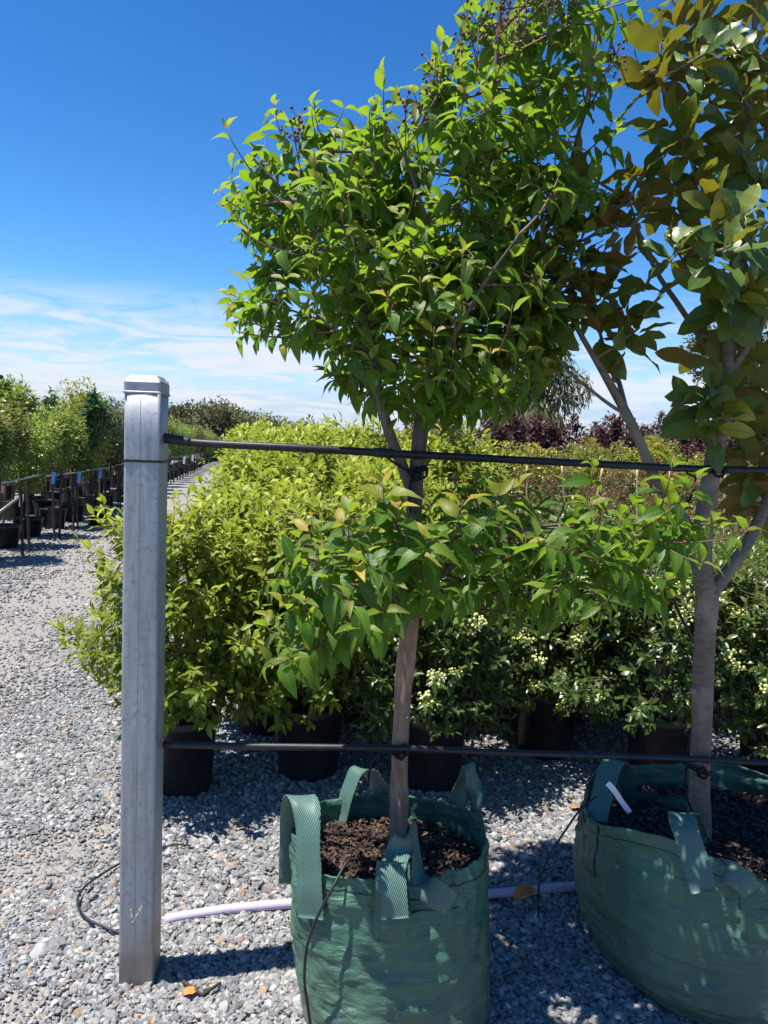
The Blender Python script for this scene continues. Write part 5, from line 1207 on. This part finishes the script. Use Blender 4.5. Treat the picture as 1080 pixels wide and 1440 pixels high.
CL = [(735, 385, -.25, .1), (712, 372, -.18, .1), (770, 350, -.1, .2), (790, 410, -.1, .2), (760, 430, -.18, .2), (810, 340, -.02, .2), (850, 315, 0, .3), (830, 370, -.1, .2), (845, 420, -.1, .1), (870, 380, .05, .2), (880, 430, -.05, .1), (875, 275, 0, .5), (905, 300, .05, .3), (900, 250, .05, .5),
      (905, 105, 0, .4), (930, 60, 0, .6), (945, 95, .05, .4), (950, 160, -.05, .3), (965, 190, -.1, .3), (990, 130, .1, .3), (960, 30, .1, .5), (1000, 20, .1, .4), (1030, 60, -.1, .3), (1040, 130, -.1, .3), (1075, 40, -.1, .3), (1070, 110, .1, .3), (1000, 70, -.1, .4),
      (940, 260, .1, .3), (985, 250, -.05, .3), (1005, 275, -.15, .5), (1020, 215, .1, .3), (1050, 215, -.1, .3), (1080, 180, 0, .3), (1075, 250, -.1, .2), (1010, 330, -.2, .3), (1045, 300, -.25, .3), (1030, 345, -.3, .3), (1070, 340, -.2, .2), (985, 360, -.1, .2), (950, 345, -.15, .2), (1060, 400, -.2, .2), (1085, 380, -.1, .2), (1030, 420, -.15, .1), (1000, 440, .1, .1),
      (1030, 470, .1, .1), (1065, 460, .1, .1), (1000, 545, -.1, .1), (975, 565, -.08, .2), (1015, 580, -.12, .1), (1050, 570, .08, .1), (1075, 540, .05, .1), (1045, 640, .1, .05), (1070, 610, .1, .1), (1040, 690, .12, .05), (1075, 690, .1, .05), (1000, 480, .08, .1), (900, 460, -.1, .1), (865, 455, .05, .1),
      (1110, 80, 0, .3), (1140, 200, 0, .3), (1130, 320, 0, .3), (1150, 420, 0, .3), (1180, 300, .1, .3), (1120, 480, 0, .2), (1150, 100, .1, .3), (1000, -40, 0, .4), (1060, -60, 0, .4), (940, -20, .1, .4), (1110, -60, 0, .4), (1060, -140, 0, .4), (690, 400, -.05, .1), (745, 330, 0, .1), (800, 290, .05, .3), (820, 240, .1, .4)]
for (px, py, dy, ag) in CL:
    c = np.array(at(px, py, YM + dy)); i = np.argmin(np.linalg.norm(MGN - c, axis=1) + 0.8 * np.maximum(0, MGN[:, 2] - c[2])); B = MGN[i]
    v = c - B; L = np.linalg.norm(v); Cc = B + v * .5 + np.array([0, 0, -.06 * L]); tt = np.linspace(0, 1, 7)[:, None]
    path = (1 - tt) ** 2 * B + 2 * tt * (1 - tt) * Cc + tt ** 2 * c
    tube(mbm, path, [0.0055, 0.0035], 6)
    ax = nrm(nrm(v) * .8 + np.array([0, 0, .7]) + rm.normal(0, .2, 3)); s1 = nrm(np.cross(ax, [.3, .8, .2])); s2 = np.cross(ax, s1)
    n = int(rm.integers(7, 12)); a0 = rm.uniform(0, 6.28)
    for k in range(n):
        f = k / (n - 1); a = a0 + k * 2.4; lat = math.cos(a) * s1 + math.sin(a) * s2
        th = 1.55 - 1.15 * f + rm.normal(0, .15)
        dd = lat * math.sin(th) + ax * math.cos(th) + np.array([0, 0, -.75 * (1 - f) * rm.random()])
        ov = nrm(np.array([c[0] - MGX, c[1] - YM + .05, 0.0]))
        uu = (ax * math.sin(th) - lat * math.cos(th)) * .6 + np.array([0, 0, .35]) + ov * 1.15 + rm.normal(0, .25, 3)
        LM.add(c - ax * (0.085 * (1 - f)) + lat * .006, dd, uu, rm.uniform(.110, .172) * (1 - .25 * f ** 2), rm.uniform(.38, .48), np.clip(ag * (f * .8 + .1) * rm.uniform(.3, 1.3) + (0.75 if rm.random() < .02 else 0), 0, 1))
marr = list(LM.arrays())
foliage(marr, mag, 300, 'magnolia', M['magnolia_leaf'], 'magnolia', 'magnolia', 0.43, 0.24, 0.26)
mbm.build('twigs', M['magnolia_bark'], mag, off=gb)['kind'] = 'stuff'
